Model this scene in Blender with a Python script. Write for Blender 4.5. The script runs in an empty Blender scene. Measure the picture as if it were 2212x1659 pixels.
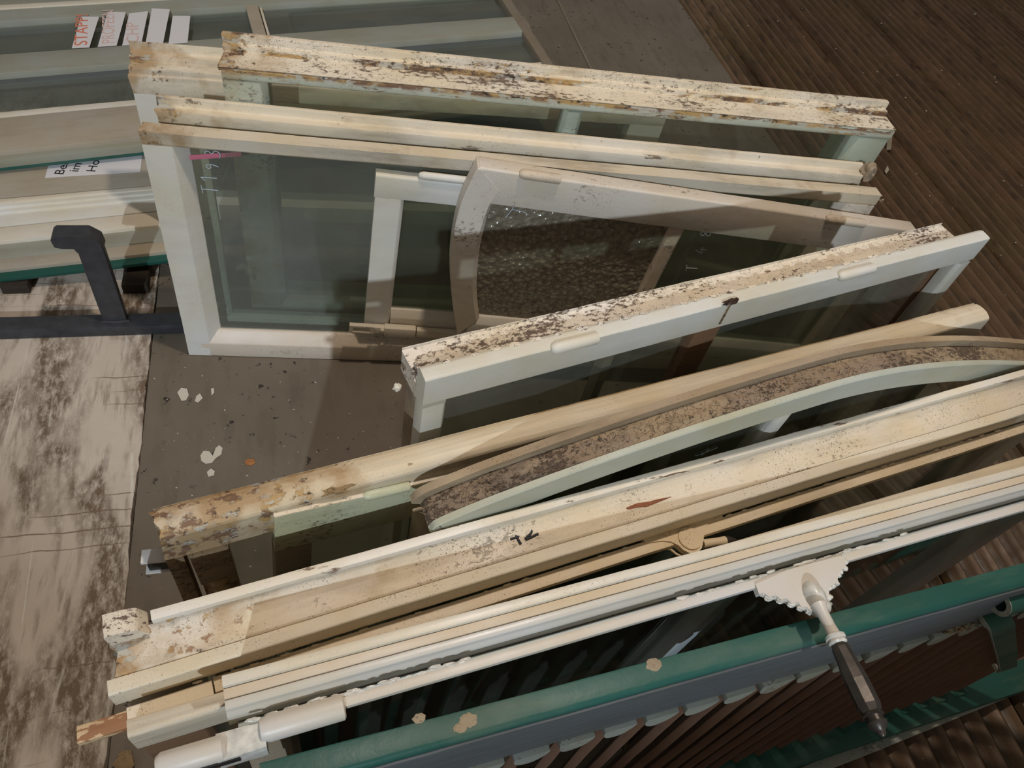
import bpy, bmesh, math, random
from mathutils import Vector, Matrix, noise

random.seed(7)
C = bpy.context.scene.collection
sc = bpy.context.scene

# ------------------------------------------------------------------ camera
F_PX = 1600.0; CAM_H = 2.206
_up = Vector((366, 1260, 1600)).normalized()
_X = (Vector((1, 0, 0)) - _up * _up.x).normalized()
_Y = _up.cross(_X)
R = Matrix((_X, _Y, _up))                     # world = R @ camera
cam_d = bpy.data.cameras.new('camera'); cam = bpy.data.objects.new('camera', cam_d); C.objects.link(cam)
cam_d.sensor_width = 36; cam_d.lens = F_PX / 2212 * 36
cam.matrix_world = Matrix.Translation((0, 0, CAM_H)) @ R.to_4x4()
cam_d.clip_start = 0.01
sc.camera = cam
CAMP = Vector((0, 0, CAM_H))

def ray(u, v): return R @ Vector((u - 1106, -(v - 829.5), -F_PX))
def P(u, v, z=0.0):
    d = ray(u, v); t = (z - CAM_H) / d.z
    return CAMP + d * t

# ------------------------------------------------------------------ light
w = bpy.data.worlds.new('world'); sc.world = w; w.use_nodes = True
w.node_tree.nodes['Background'].inputs[0].default_value = (0.80, 0.74, 0.66, 1)
w.node_tree.nodes['Background'].inputs[1].default_value = 0.20

def lamp(kind, name, energy, color, loc=None, direction=None, **kw):
    d = bpy.data.lights.new(name, kind); d.energy = energy; d.color = color
    for k, v in kw.items(): setattr(d, k, v)
    o = bpy.data.objects.new(name, d); C.objects.link(o)
    if loc: o.location = loc
    if direction: o.rotation_euler = Vector(direction).to_track_quat('-Z', 'Y').to_euler()
    return o
# warm ceiling lamp overhead, slightly beyond the stack
lamp('POINT', 'ceiling_lamp', 262, (1.0, 0.855, 0.72), loc=(0.60, 1.45, 4.7), shadow_soft_size=0.10)
# cool low beam of daylight through the distant opening behind the viewer
lamp('SPOT', 'doorway_daylight', 11500, (0.76, 0.88, 1.0), loc=(-1.15, -20.1, 14.03), direction=(0.65, 21.9, -12.05),
     spot_size=math.radians(9.9), spot_blend=0.10, shadow_soft_size=0.16)

sc.view_settings.view_transform = 'Standard'
sc.view_settings.look = 'None'
sc.view_settings.gamma = 1
sc.view_settings.use_curve_mapping = False
sc.view_settings.exposure = 0.0
sc.cycles.transparent_max_bounces = 40

# ------------------------------------------------------------------ materials
class NT:
    def __init__(s, name):
        s.m = bpy.data.materials.new(name); s.m.use_nodes = True
        s.t = s.m.node_tree; s.t.nodes.clear()
        s.out = s.t.nodes.new('ShaderNodeOutputMaterial')
    def n(s, kind, **kw):
        n = s.t.nodes.new('ShaderNode' + kind)
        for k, v in kw.items(): setattr(n, k, v)
        return n
    def put(s, sock, v):
        if isinstance(v, bpy.types.NodeSocket): s.t.links.new(v, sock)
        elif v is not None: sock.default_value = v
    def math(s, op, a, b=None, clamp=False):
        n = s.n('Math', operation=op); n.use_clamp = clamp
        s.put(n.inputs[0], a)
        if b is not None: s.put(n.inputs[1], b)
        return n.outputs[0]
    def mix(s, f, a, b, blend='MIX'):
        n = s.n('Mix', data_type='RGBA', blend_type=blend)
        s.put(n.inputs[0], f)
        s.put(n.inputs[6], (*a, 1) if isinstance(a, tuple) and len(a) == 3 else a)
        s.put(n.inputs[7], (*b, 1) if isinstance(b, tuple) and len(b) == 3 else b)
        return n.outputs[2]
    def coord(s, scale=(1, 1, 1), loc=(0, 0, 0), rot=0):
        tc = s.n('TexCoord'); mp = s.n('Mapping')
        s.put(mp.inputs[0], tc.outputs['Object'])
        mp.inputs[1].default_value = loc; mp.inputs[3].default_value = scale; mp.inputs[2].default_value = (0, 0, rot)
        return mp.outputs[0]
    def noise(s, vec, scale, detail=4, rough=.55, dist=0.0):
        n = s.n('TexNoise'); s.put(n.inputs['Vector'], vec)
        n.inputs['Scale'].default_value = scale; n.inputs['Detail'].default_value = detail
        n.inputs['Roughness'].default_value = rough; n.inputs['Distortion'].default_value = dist
        return n.outputs[0]
    def ramp(s, v, lo, hi, a=0.0, b=1.0):
        n = s.n('MapRange'); s.put(n.inputs[0], v)
        n.inputs[1].default_value = lo; n.inputs[2].default_value = hi
        n.inputs[3].default_value = a; n.inputs[4].default_value = b
        return n.outputs[0]
    def vor(s, vec, scale, feature='F1', rnd=1.0):
        n = s.n('TexVoronoi', feature=feature); s.put(n.inputs['Vector'], vec)
        n.inputs['Scale'].default_value = scale; n.inputs['Randomness'].default_value = rnd
        return n.outputs['Distance']
    def bsdf(s, color, rough=.5, spec=.4, metal=0.0, bump=None, bs=.3, bd=.002):
        b = s.n('BsdfPrincipled')
        s.put(b.inputs['Base Color'], (*color, 1) if isinstance(color, tuple) else color)
        s.put(b.inputs['Roughness'], rough); b.inputs['Specular IOR Level'].default_value = spec
        s.put(b.inputs['Metallic'], metal)
        if bump is not None:
            bn = s.n('Bump'); bn.inputs['Strength'].default_value = bs; bn.inputs['Distance'].default_value = bd
            s.put(bn.inputs['Height'], bump); s.put(b.inputs['Normal'], bn.outputs[0])
        s.t.links.new(b.outputs[0], s.out.inputs[0])
        return b

_ms = [0]
def paint(name, base, wood=(.13, .075, .045), dirt=.35, speck=.3, peel=.0, crack=.0, rough=.42,
          stretch=.25, rot=None, bands=(), grain=0.0, alt=None, altamt=.0, dirtcol=(.16, .12, .08), bump=.35):
    """weathered oil paint on wood.  rot=(x_end, softness) rots the end nearest x=0; bands=(axis, centre, halfwidth, amount)"""
    _ms[0] += 1; sd = _ms[0] * 3.17
    s = NT(name)
    c = s.coord(loc=(sd, sd * .7, sd * .3)); cs = s.coord(scale=(stretch, 1, 1), loc=(sd, sd, 0))
    big = s.noise(c, 5, 3)
    light = tuple(min(1, x * 1.06) for x in base); yel = (base[0] * .97, base[1] * .90, base[2] * .74)
    col = s.mix(s.ramp(big, .35, .7), light, yel)
    if alt is not None:
        col = s.mix(s.math('MULTIPLY', s.ramp(s.noise(cs, 7, 4), .5, .56), altamt), col, alt)
    if grain:
        g = s.noise(s.coord(scale=(.04, 1, 1), loc=(sd, 0, 0)), 130, 3)
        col = s.mix(s.math('MULTIPLY', s.ramp(g, .42, .7), grain), col, tuple(x * .62 for x in base))
    d1 = s.ramp(s.noise(cs, 16, 8, .65), .5, .76)
    col = s.mix(s.math('MULTIPLY', d1, dirt, True), col, dirtcol)
    sn = s.noise(c, 330, 3, .6); sm = s.noise(c, 9, 3)
    spk = s.math('MULTIPLY', s.ramp(sn, .615, .66), s.ramp(sm, .42, .62))
    col = s.mix(s.math('MULTIPLY', spk, speck, True), col, (.12, .075, .045))
    sp2 = s.math('MULTIPLY', s.ramp(s.noise(c, 720, 2, .5), .60, .68), s.ramp(s.noise(cs, 14, 4), .36, .62))
    col = s.mix(s.math('MULTIPLY', sp2, speck * .55, True), col, tuple(x * .45 for x in base))
    pn = s.noise(cs, 26, 9, .66)
    mask = s.ramp(pn, .78 - peel * .36, .79 - peel * .36) if peel else None
    tc = s.n('TexCoord'); sep = s.n('SeparateXYZ'); s.put(sep.inputs[0], tc.outputs['Object'])
    ax = {'x': 0, 'y': 1, 'z': 2}
    for (a, cen, hw, amt) in bands:
        dd = s.math('ABSOLUTE', s.math('SUBTRACT', sep.outputs[ax[a]], cen))
        m = s.ramp(dd, hw, hw * .4)
        m = s.math('MULTIPLY', m, s.ramp(s.noise(cs, 22, 8, .7), .62 - amt * .25, .65 - amt * .25))
        mask = m if mask is None else s.math('MAXIMUM', mask, m)
    if rot:
        m = s.ramp(sep.outputs[0], rot[0] + rot[1], rot[0])
        rn = s.noise(c, 34, 9, .7)
        m2 = s.ramp(s.math('ADD', rn, s.math('MULTIPLY', m, .16)), .66, .70)
        col = s.mix(s.math('MULTIPLY', s.ramp(s.math('ADD', s.noise(c, 13, 6), s.math('MULTIPLY', m, .3)), .60, .80), .85), col, (.42, .27, .13))
        mask = m2 if mask is None else s.math('MAXIMUM', mask, m2)
    h = s.math('MULTIPLY', s.noise(c, 60, 5), .5)
    h = s.math('ADD', h, s.math('MULTIPLY', s.noise(cs, 18, 4), .8))
    if mask is not None:
        wcol = s.mix(s.noise(s.coord(scale=(.1, 1, 1)), 90, 4), wood, tuple(min(1, x * 2.2) for x in wood))
        if rot:
            wcol = s.mix(s.ramp(s.noise(s.coord(scale=(.4, 1, 1), loc=(sd, 4, 0)), 30, 6, .65), .45, .55), wcol, (.50, .32, .13))
            wcol = s.mix(s.ramp(s.noise(s.coord(scale=(.5, 1, 1), loc=(4, sd, 0)), 44, 7, .7), .52, .57), wcol, (.50, .46, .38))
            wcol = s.mix(s.ramp(s.noise(s.coord(scale=(.5, 1, 1), loc=(4, 9, sd)), 38, 8, .75), .57, .60), wcol, (.05, .035, .025))
        col = s.mix(mask, col, wcol)
        h = s.math('SUBTRACT', h, s.math('MULTIPLY', mask, 1.1))
    # crumbly grit in clusters
    if crack:
        gr = s.noise(s.coord(scale=(.6, 1, 1), loc=(sd, 1, 2)), 130, 9, .74)
        cl = s.noise(s.coord(scale=(.5, 1, 1), loc=(2, sd, 0)), 11, 5, .6)
        gm = s.ramp(s.math('ADD', s.math('MULTIPLY', gr, .75), s.math('MULTIPLY', cl, .5)), .735 - crack * .05, .765 - crack * .05)
        col = s.mix(s.math('MULTIPLY', gm, .55 + crack * .35, True), col, (.115, .075, .05))
        h = s.math('SUBTRACT', h, s.math('MULTIPLY', gm, .5))
        cv = s.n('VectorMath', operation='ADD')
        nn = s.n('TexNoise'); s.put(nn.inputs['Vector'], c); nn.inputs['Scale'].default_value = 40; nn.inputs['Detail'].default_value = 4
        sc2 = s.n('VectorMath', operation='SCALE'); s.put(sc2.inputs[0], nn.outputs['Color']); sc2.inputs['Scale'].default_value = .05
        s.put(cv.inputs[0], s.coord(scale=(.8, 1, 1), loc=(sd, 0, 0))); s.put(cv.inputs[1], sc2.outputs[0])
        v = s.vor(cv.outputs[0], 60, 'DISTANCE_TO_EDGE')
        cm = s.math('MULTIPLY', s.ramp(v, .022, .006), s.ramp(s.noise(c, 16, 4), .60 - crack * .12, .66 - crack * .12))
        col = s.mix(s.math('MULTIPLY', cm, .6), col, (.12, .075, .045))
        h = s.math('SUBTRACT', h, cm)
    s.bsdf(col, s.ramp(big, .3, .7, rough, rough + .2), .45, bump=h, bs=bump, bd=.0025)
    return s.m

M = {}
M['cream']   = paint('cream paint', (.74, .66, .55), dirt=.35, speck=.55, crack=.12)
M['cream_clean'] = paint('clean cream paint', (.72, .66, .57), dirt=.22, speck=.35)
M['white']   = paint('white paint', (.74, .72, .67), dirt=.16, speck=.25, bump=.3)
M['pinkish'] = paint('pinkish cream paint', (.70, .60, .50), dirt=.3, speck=.5, crack=.1)
M['A_top']   = paint('flaking ivory paint', (.76, .68, .56), dirt=.6, speck=1, peel=.20, crack=1.0, rot=(.02, .10), wood=(.09, .05, .03))
M['mint']    = paint('mint paint', (.50, .56, .47), dirt=.35, speck=.3, peel=.12, crack=.15)
M['mint_y']  = paint('yellowed mint paint', (.56, .56, .38), dirt=.5, speck=.6, crack=.5, alt=(.45, .52, .50), altamt=.8)
M['B_top']   = paint('grimy cream paint', (.76, .68, .56), dirt=.7, speck=.5, rot=(.0, .14))
M['C_top']   = paint('weathered white paint', (.78, .71, .62), dirt=.45, speck=1, peel=.17, crack=1.2, wood=(.13, .09, .06))
M['C_face']  = paint('pale grey paint', (.66, .65, .60), dirt=.15, speck=.2, bump=.5)
M['D_top']   = paint('worn ivory wood paint', (.73, .64, .50), dirt=.35, speck=.3, grain=.35, rot=(.17, .16), stretch=.12)
M['E_top']   = paint('old putty', (.27, .20, .145), dirt=.95, speck=1, crack=1.2, dirtcol=(.045, .035, .028), alt=(.44, .33, .19), altamt=.45, stretch=.4, rough=.8, bump=1.0)
M['E_rim']   = paint('brown rim paint', (.36, .275, .19), dirt=.6, speck=.8, alt=(.6, .48, .32), altamt=.45, rough=.6, bump=.7)
M['F_top']   = paint('speckled cream paint', (.75, .66, .54), dirt=.4, speck=1.5, crack=.2, rot=(.02, .24), alt=(.66, .60, .56), altamt=.35, wood=(.22, .13, .07))
M['F_rim']   = paint('flaking white paint', (.80, .75, .67), dirt=.2, speck=.3, peel=.52, wood=(.13, .085, .055), stretch=.2)
M['F_bar']   = paint('yellowed bar paint', (.70, .595, .45), dirt=.4, speck=1, peel=.12, wood=(.32, .15, .06))
M['rust']    = paint('rusty paint', (.62, .45, .28), dirt=.8, speck=1, peel=.7, wood=(.20, .095, .045), dirtcol=(.3, .14, .06))
M['G_white'] = paint('glossy white paint', (.74, .70, .62), dirt=.2, speck=.5, rough=.3, grain=.15)
M['G_tan']   = paint('tan paint', (.66, .565, .45), dirt=.15, speck=.2)
M['G_grey']  = paint('lilac grey paint', (.60, .585, .55), dirt=.08, speck=.1, rough=.3, bump=.2)
M['G_blue']  = paint('blue grey paint', (.46, .52, .54), dirt=.08, speck=.1, rough=.28, bump=.4)  # grey paint with the blue of the cool daylight put into the colour
M['G_wood']  = paint('thin paint over wood', (.68, .60, .48), dirt=.3, speck=.3, grain=.6)
M['green']   = paint('dark green paint', (.012, .082, .066), dirt=.3, speck=.3, dirtcol=(.22, .24, .17), wood=(.35, .27, .18), peel=.06, rough=.38, alt=(.02, .115, .095), altamt=.6)
M['green_side'] = paint('blue grey side paint', (.10, .115, .125), dirt=.45, speck=.3, dirtcol=(.05, .06, .06), grain=.5, rough=.5)  # cool daylight on the stile's side, put into its blue grey
M['slat']    = paint('dusty brown paint', (.15, .085, .055), dirt=.5, speck=.8, dirtcol=(.09, .055, .035), rough=.75)
M['slat_end'] = paint('scuffed grey green paint', (.27, .29, .26), dirt=.5, speck=.6, crack=.5, dirtcol=(.12, .13, .1), rough=.6)
M['brownwood'] = paint('brown stained wood', (.20, .115, .065), dirt=.5, speck=.5, grain=.5, dirtcol=(.07, .04, .025), rough=.6)
M['rotwood'] = paint('rotten wood', (.30, .21, .12), dirt=.8, speck=1, crack=.9, dirtcol=(.05, .035, .02), peel=.3, rough=.85, bump=1)
M['black_wood'] = paint('blackened wood', (.030, .022, .017), dirt=.3, speck=.3, rough=.7)  # black put in for the post shadows under the flat stack
M['grubby']  = paint('grubby brown paint', (.36, .29, .21), dirt=.7, speck=1, dirtcol=(.11, .08, .05), rough=.7, bump=.8)
M['slate']   = paint('slate paint', (.10, .115, .12), dirt=.2, speck=.1, rough=.5)
M['greygreen'] = paint('grey green paint', (.32, .325, .28), dirt=.3, speck=.15)
M['taupe']   = paint('taupe paint', (.43, .38, .315), dirt=.3, speck=.25)
M['dimwood'] = paint('dull brown painted wood', (.24, .20, .155), dirt=.4, speck=.3, grain=.3)

def simple(name, col, rough=.5, metal=0.0, nz=0, spec=.4):
    s = NT(name)
    if nz:
        n = s.noise(s.coord(), nz, 5)
        c = s.mix(s.ramp(n, .3, .7), tuple(x * .75 for x in col), tuple(min(1, x * 1.2) for x in col))
        s.bsdf(c, rough, spec, metal, bump=n, bs=.2, bd=.001)
    else: s.bsdf(col, rough, spec, metal)
    return s.m
M['iron']  = simple('black steel', (.045, .046, .052), .42, 0, 40)
M['bronze'] = simple('dark bronze', (.07, .06, .052), .38, .55, 60)
M['paper'] = simple('white paper', (.78, .74, .74), .7)
M['ink']   = simple('black ink', (.02, .02, .025), .6)
M['faintink'] = simple('faint pink ink', (.74, .52, .47), .6)
M['redink'] = simple('red ink', (.75, .22, .13), .6)
M['chalk'] = simple('white marker', (.62, .68, .72), .6)
M['bead']  = simple('thick paint bead', (.66, .64, .58), .3, 0, 80)
M['leaf']  = simple('dry orange leaf', (.42, .17, .06), .7, 0, 90)
M['flake'] = simple('pale paint flake', (.66, .60, .50), .7)
M['dark_plastic'] = simple('black plastic', (.02, .02, .02), .4)
M['pinktape'] = simple('pink tape', (.75, .22, .30), .5)
M['yellowtape'] = simple('yellow tape', (.45, .46, .05), .5)

def glass(name, tint=(.93, .95, .93), dust=.10, dustcol=(.30, .30, .26), bump=0.0, rough=.03):
    s = NT(name)
    tr = s.n('BsdfTransparent'); tr.inputs[0].default_value = (*tint, 1)
    gl = s.n('BsdfGlossy'); gl.inputs['Roughness'].default_value = rough; gl.inputs[0].default_value = (.9, .95, 1, 1)
    df = s.n('BsdfDiffuse'); df.inputs[0].default_value = (*dustcol, 1)
    fr = s.n('Fresnel'); ge = s.n('NewGeometry'); s.put(fr.inputs[0], s.math('SUBTRACT', 1.5, s.math('MULTIPLY', ge.outputs['Backfacing'], 1.5 - 1 / 1.5)))
    if bump:
        bn = s.n('Bump'); bn.inputs['Strength'].default_value = 1.0; bn.inputs['Distance'].default_value = bump
        v = s.vor(s.coord(), 95, 'SMOOTH_F1')
        s.put(bn.inputs['Height'], v)
        for x in (gl, fr, df): s.put(x.inputs['Normal'], bn.outputs[0])
    m1 = s.n('MixShader'); s.put(m1.inputs[0], s.math('MULTIPLY', s.ramp(s.noise(s.coord(scale=(.4, 1, 1)), 7, 6), .3, .75, .5, 1.6), dust, True))
    s.put(m1.inputs[1], tr.outputs[0]); s.put(m1.inputs[2], df.outputs[0])
    m2 = s.n('MixShader'); s.put(m2.inputs[0], s.math('MULTIPLY', fr.outputs[0], 1.0))
    s.put(m2.inputs[1], m1.outputs[0]); s.put(m2.inputs[2], gl.outputs[0])
    s.t.links.new(m2.outputs[0], s.out.inputs[0])
    return s.m
M['glass'] = glass('dusty window glass', dust=.16)
M['glass_clear'] = glass('window glass', (.80, .84, .79), dust=.20)
M['glass_dark'] = glass('dirty window glass', (.84, .86, .81), dust=.09, dustcol=(.2, .21, .18))

def hammered():
    s = NT('hammered glass')
    v = s.vor(s.coord(), 88, 'SMOOTH_F1')
    v2 = s.vor(s.coord(loc=(3, 3, 3)), 150, 'F1')
    col = s.mix(s.ramp(v, .15, .75), (.34, .29, .21), (.17, .145, .105))
    h = s.math('ADD', v, s.math('MULTIPLY', v2, .25))
    b = s.bsdf(col, .16, 1.0, bump=h, bs=1.0, bd=.012)
    b.inputs['Alpha'].default_value = .95
    return s.m
M['hammered'] = hammered()

# ------------------------------------------------------------------ mesh helpers
def wob(p, amp, sc_=3.0, off=0.0):
    q = Vector((p[0] * sc_ + off, p[1] * sc_ * 2, p[2] * sc_ * 2))
    return noise.noise_vector(q) * amp

def chamfer(poly, r):
    out = []; n = len(poly)
    for i in range(n):
        a = Vector(poly[i - 1]); b = Vector(poly[i]); c = Vector(poly[(i + 1) % n])
        d1 = a - b; d2 = c - b; l1 = d1.length; l2 = d2.length
        if l1 < 1e-6 or l2 < 1e-6: continue
        rr = min(r, l1 * .4, l2 * .4)
        p1 = b + d1 / l1 * rr; p2 = b + d2 / l2 * rr
        mid = (p1 + p2) / 2 * .45 + b * .55
        out += [tuple(p1), tuple(mid), tuple(p2)]
    return out

def prism(bm, poly, axis, a, b, r=.002, step=.025, amp=.0007, off=0.0, rough_end=0.0, skew=(0, 0)):
    """extrude a 2D outline along an axis: 'x' -> outline is (y,z); 'z' -> (x,y); 'y' -> (x,z).
    skew = shift of the two ends as a function of the first outline coordinate"""
    poly = chamfer(poly, r) if r else list(poly)
    ns = max(1, int(abs(b - a) / step))
    rings = []
    for i in range(ns + 1):
        t = a + (b - a) * i / ns; ring = []
        for (p, q) in poly:
            tt = t + (skew[0] * p if i == 0 else 0) + (skew[1] * p if i == ns else 0)
            if rough_end and i == 0: tt += noise.noise(Vector((p * 60, q * 60, off))) * rough_end
            v = {'x': (tt, p, q), 'z': (p, q, tt), 'y': (p, tt, q)}[axis]
            vv = Vector(v)
            vv += wob(v, amp, 5, off) + wob(v, amp * .5, 40, off)
            ring.append(bm.verts.new(vv))
        rings.append(ring)
    n = len(poly)
    for i in range(ns):
        for k in range(n):
            k2 = (k + 1) % n
            bm.faces.new((rings[i][k], rings[i][k2], rings[i + 1][k2], rings[i + 1][k]))
    bm.faces.new(rings[0][::-1]); bm.faces.new(rings[-1])

def box(bm, x0, x1, y0, y1, z0, z1, r=.0015, amp=.0005, off=0.0):
    d = (x1 - x0, y1 - y0, z1 - z0); m = max(d)
    if m == d[0]: prism(bm, [(y0, z0), (y1, z0), (y1, z1), (y0, z1)], 'x', x0, x1, r, amp=amp, off=off)
    elif m == d[2]: prism(bm, [(x0, y0), (x1, y0), (x1, y1), (x0, y1)], 'z', z0, z1, r, amp=amp, off=off)
    else: prism(bm, [(x0, z0), (x1, z0), (x1, z1), (x0, z1)], 'y', y0, y1, r, amp=amp, off=off)

def tube(bm, pts, rad, seg=12, cap=True, flat=1.0):
    pts = [Vector(p) for p in pts]
    rads = rad if isinstance(rad, (list, tuple)) else [rad] * len(pts)
    rings = []; up = Vector((0.03, 0.02, 1)).normalized(); prev = None
    for i, p in enumerate(pts):
        t = (pts[min(i + 1, len(pts) - 1)] - pts[max(i - 1, 0)]).normalized()
        if prev is None:
            a = t.cross(up);  a = a if a.length > .05 else t.cross(Vector((1, 0, 0)))
            a.normalize()
        else: a = (prev - t * prev.dot(t)).normalized()
        prev = a; b = t.cross(a)
        rings.append([bm.verts.new(p + (a * math.cos(k * math.tau / seg) + b * math.sin(k * math.tau / seg) * flat) * rads[i]) for k in range(seg)])
    for i in range(len(rings) - 1):
        for k in range(seg):
            k2 = (k + 1) % seg
            bm.faces.new((rings[i][k], rings[i][k2], rings[i + 1][k2], rings[i + 1][k]))
    if cap: bm.faces.new(rings[0][::-1]); bm.faces.new(rings[-1])

def blob(bm, c, r, seg=10, sq=(1, 1, 1), amp=0.0):
    res = bmesh.ops.create_icosphere(bm, subdivisions=3, radius=1)
    for v in res['verts']:
        n = 1 + amp * noise.noise(v.co * 2.3 + Vector(c) * 31)
        v.co = Vector((v.co.x * r * sq[0] * n, v.co.y * r * sq[1] * n, v.co.z * r * sq[2] * n)) + Vector(c)

def obj(name, bm, mat, parent=None, angle=35, **tags):
    bmesh.ops.recalc_face_normals(bm, faces=bm.faces)
    me = bpy.data.meshes.new(name); bm.to_mesh(me); bm.free()
    me.materials.append(M[mat] if isinstance(mat, str) else mat)
    for p in me.polygons: p.use_smooth = True
    me.set_sharp_from_angle(angle=math.radians(angle))
    o = bpy.data.objects.new(name, me); C.objects.link(o)
    if parent is not None: o.parent = parent
    for k, v in tags.items(): o[k] = v
    return o

def tag(o, label, cat, group=None, kind=None):
    o['label'] = label; o['category'] = cat
    if group: o['group'] = group
    if kind: o['kind'] = kind

KS = 1.4706       # the far windows and the ground things are drawn up at this size
HB = 0.0          # height added to the tops of the nearer, taller windows
class Fr:
    """a local frame standing in the world: x along the thing, y to its back, z up; z=0 is its base"""
    def __init__(s, name, O, e, wv, label=None, cat=None, group=None, K=None):
        K = K or KS; s.K = K
        s.e = e.normalized(); s.w = (wv - s.e * wv.dot(s.e)).normalized(); s.b = s.w.cross(s.e)
        s.O = O
        m = (Matrix((s.e, s.b, s.w)).transposed() * K).to_4x4(); m.translation = O
        s.m = m; s.inv = m.inverted()
        s.root = bpy.data.objects.new(name, None); C.objects.link(s.root); s.root.matrix_world = m
        s.root.empty_display_size = .05
        if label: tag(s.root, label, cat, group)
    def atx(s, u, v, x):
        o, d = s._ray(u, v); t = (x - o.x) / d.x; q = o + d * t; return q.y, q.z
    def _ray(s, u, v):
        d = s.inv.to_3x3() @ ray(u, v); o = s.inv @ CAMP
        return o, d
    def at(s, u, v, y=0.0):                   # pixel -> (x,z) on the plane y
        o, d = s._ray(u, v); t = (y - o.y) / d.y; q = o + d * t; return q.x, q.z
    def atz(s, u, v, z=0.0):                  # pixel -> (x,y) on the plane z
        o, d = s._ray(u, v); t = (z - o.z) / d.z; q = o + d * t; return q.x, q.y
    def profile(s, u, steps, y=0.0, z=0.0):
        pts = [(y, z)]
        for k, v in steps:
            if k == 'L': y = s.atz(u, v, z)[1]
            elif k == 'D': z = s.at(u, v, y)[1]
            else: y += k; z += v
            pts.append((y, z))
        return pts
    def part(s, name, bm, mat, parent=None, **t): return obj(name, bm, mat, parent or s.root, **t)

def stand(name, TL, TR, hL, hR, lean, label, cat, group=None, W=None):
    a = P(*TL, hL * KS + HB); b = P(*TR, hR * KS + HB); e = (b - a); L = e.length / KS; e.normalize()
    back = Vector((-e.y, e.x, 0)).normalized()
    l = math.radians(lean)
    wv = Vector((0, 0, 1)) * math.cos(l) + back * math.sin(l)
    wv = (wv - e * wv.dot(e)).normalized()
    if W is None: W = (hL * KS + HB) / wv.z / KS
    f = Fr(name, a - wv * W * KS, e, wv, label, cat, group)
    f.L = L; f.W = W
    return f

def glyphs(f, strokes, x, z, y, size, mat, parent, name, dirx=(1, 0), dirz=(0, 1), th=.0012, lab=None):
    """handwritten strokes on the local plane y"""
    bm = bmesh.new()
    for st in strokes:
        pts = []
        for (a, b) in st:
            a *= size; b *= size
            pts.append((x + a * dirx[0] + b * dirz[0], y, z + a * dirx[1] + b * dirz[1]))
        if len(pts) > 2:                       # smooth
            for _ in range(2):
                q = [pts[0]]
                for i in range(len(pts) - 1):
                    p0, p1 = Vector(pts[i]), Vector(pts[i + 1])
                    q += [tuple(p0 * .75 + p1 * .25), tuple(p0 * .25 + p1 * .75)]
                q.append(pts[-1]); pts = q
        tube(bm, pts, th, 6)
    return f.part(name, bm, mat, parent, **({'label': lab} if lab else {}))
GL = {'T': [[(0, 1), (.62, 1.04)], [(.33, 1.02), (.30, 0)]],
      '1': [[(.05, .75), (.3, 1), (.3, .98), (.3, 0)]],
      '2': [[(0, .8), (.2, 1), (.5, .9), (.45, .55), (.02, .05), (.03, 0), (.7, .08)]],
      '3': [[(.05, .9), (.3, 1), (.5, .8), (.25, .55), (.26, .52), (.55, .35), (.35, 0), (0, .1)]],
      '4': [[(.35, 1), (0, .4), (.02, .38), (.65, .42)], [(.42, .65), (.38, 0)]],
      '8': [[(.3, .5), (.05, .75), (.3, 1), (.55, .75), (.3, .5), (.0, .22), (.3, 0), (.6, .22), (.3, .5)]],
      '9': [[(.5, .75), (.28, 1), (.03, .75), (.28, .52), (.5, .75), (.45, .3), (.3, 0)]],
      '0': [[(.3, 1), (.05, .6), (.2, .02), (.5, .3), (.45, .85), (.3, 1)]]}

# ------------------------------------------------------------------ ground
ANG = math.radians(11.8)
e1 = Vector((math.cos(ANG), math.sin(ANG), 0)); e2 = Vector((-math.sin(ANG), math.cos(ANG), 0))
G1 = Vector((-.5, .5, 0))                       # ground frame origin (on the cream board's right edge)
def gfr(name, z, label=None, cat=None, group=None):
    return Fr(name, Vector((G1.x, G1.y, z)) * KS, e1, Vector((0, 0, 1)), label, cat, group)

def deck_mat():
    s = NT('trodden brown decking')
    c = s.coord(scale=(1, .22, 1)); c0 = s.coord()
    col = s.mix(s.ramp(s.noise(c, 9, 7), .3, .7), (.080, .044, .022), (.205, .120, .066))
    col = s.mix(s.math('MULTIPLY', s.ramp(s.noise(c0, 2.2, 4), .45, .7), .7), col, (.12, .085, .03))
    dk = s.vor(s.coord(scale=(1, .45, 1)), 26, 'F1')
    col = s.mix(s.math('MULTIPLY', s.ramp(dk, .42, .2), s.ramp(s.noise(c0, 6, 3), .35, .6, .15, .7)), col, (.055, .035, .02))
    col = s.mix(s.ramp(s.noise(c0, 120, 3), .70, .74), col, (.42, .34, .22))
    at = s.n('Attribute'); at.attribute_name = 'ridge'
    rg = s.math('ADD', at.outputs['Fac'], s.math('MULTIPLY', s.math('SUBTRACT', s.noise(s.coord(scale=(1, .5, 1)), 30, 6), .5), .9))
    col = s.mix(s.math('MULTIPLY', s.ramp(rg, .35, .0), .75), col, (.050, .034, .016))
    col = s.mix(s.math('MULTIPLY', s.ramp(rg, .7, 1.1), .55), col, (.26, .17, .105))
    s.bsdf(col, s.ramp(s.noise(c0, 20, 3), .3, .7, .38, .65), .45, bump=s.noise(c, 50, 6), bs=.5, bd=.004)
    return s.m
M['deck'] = deck_mat()
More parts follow.
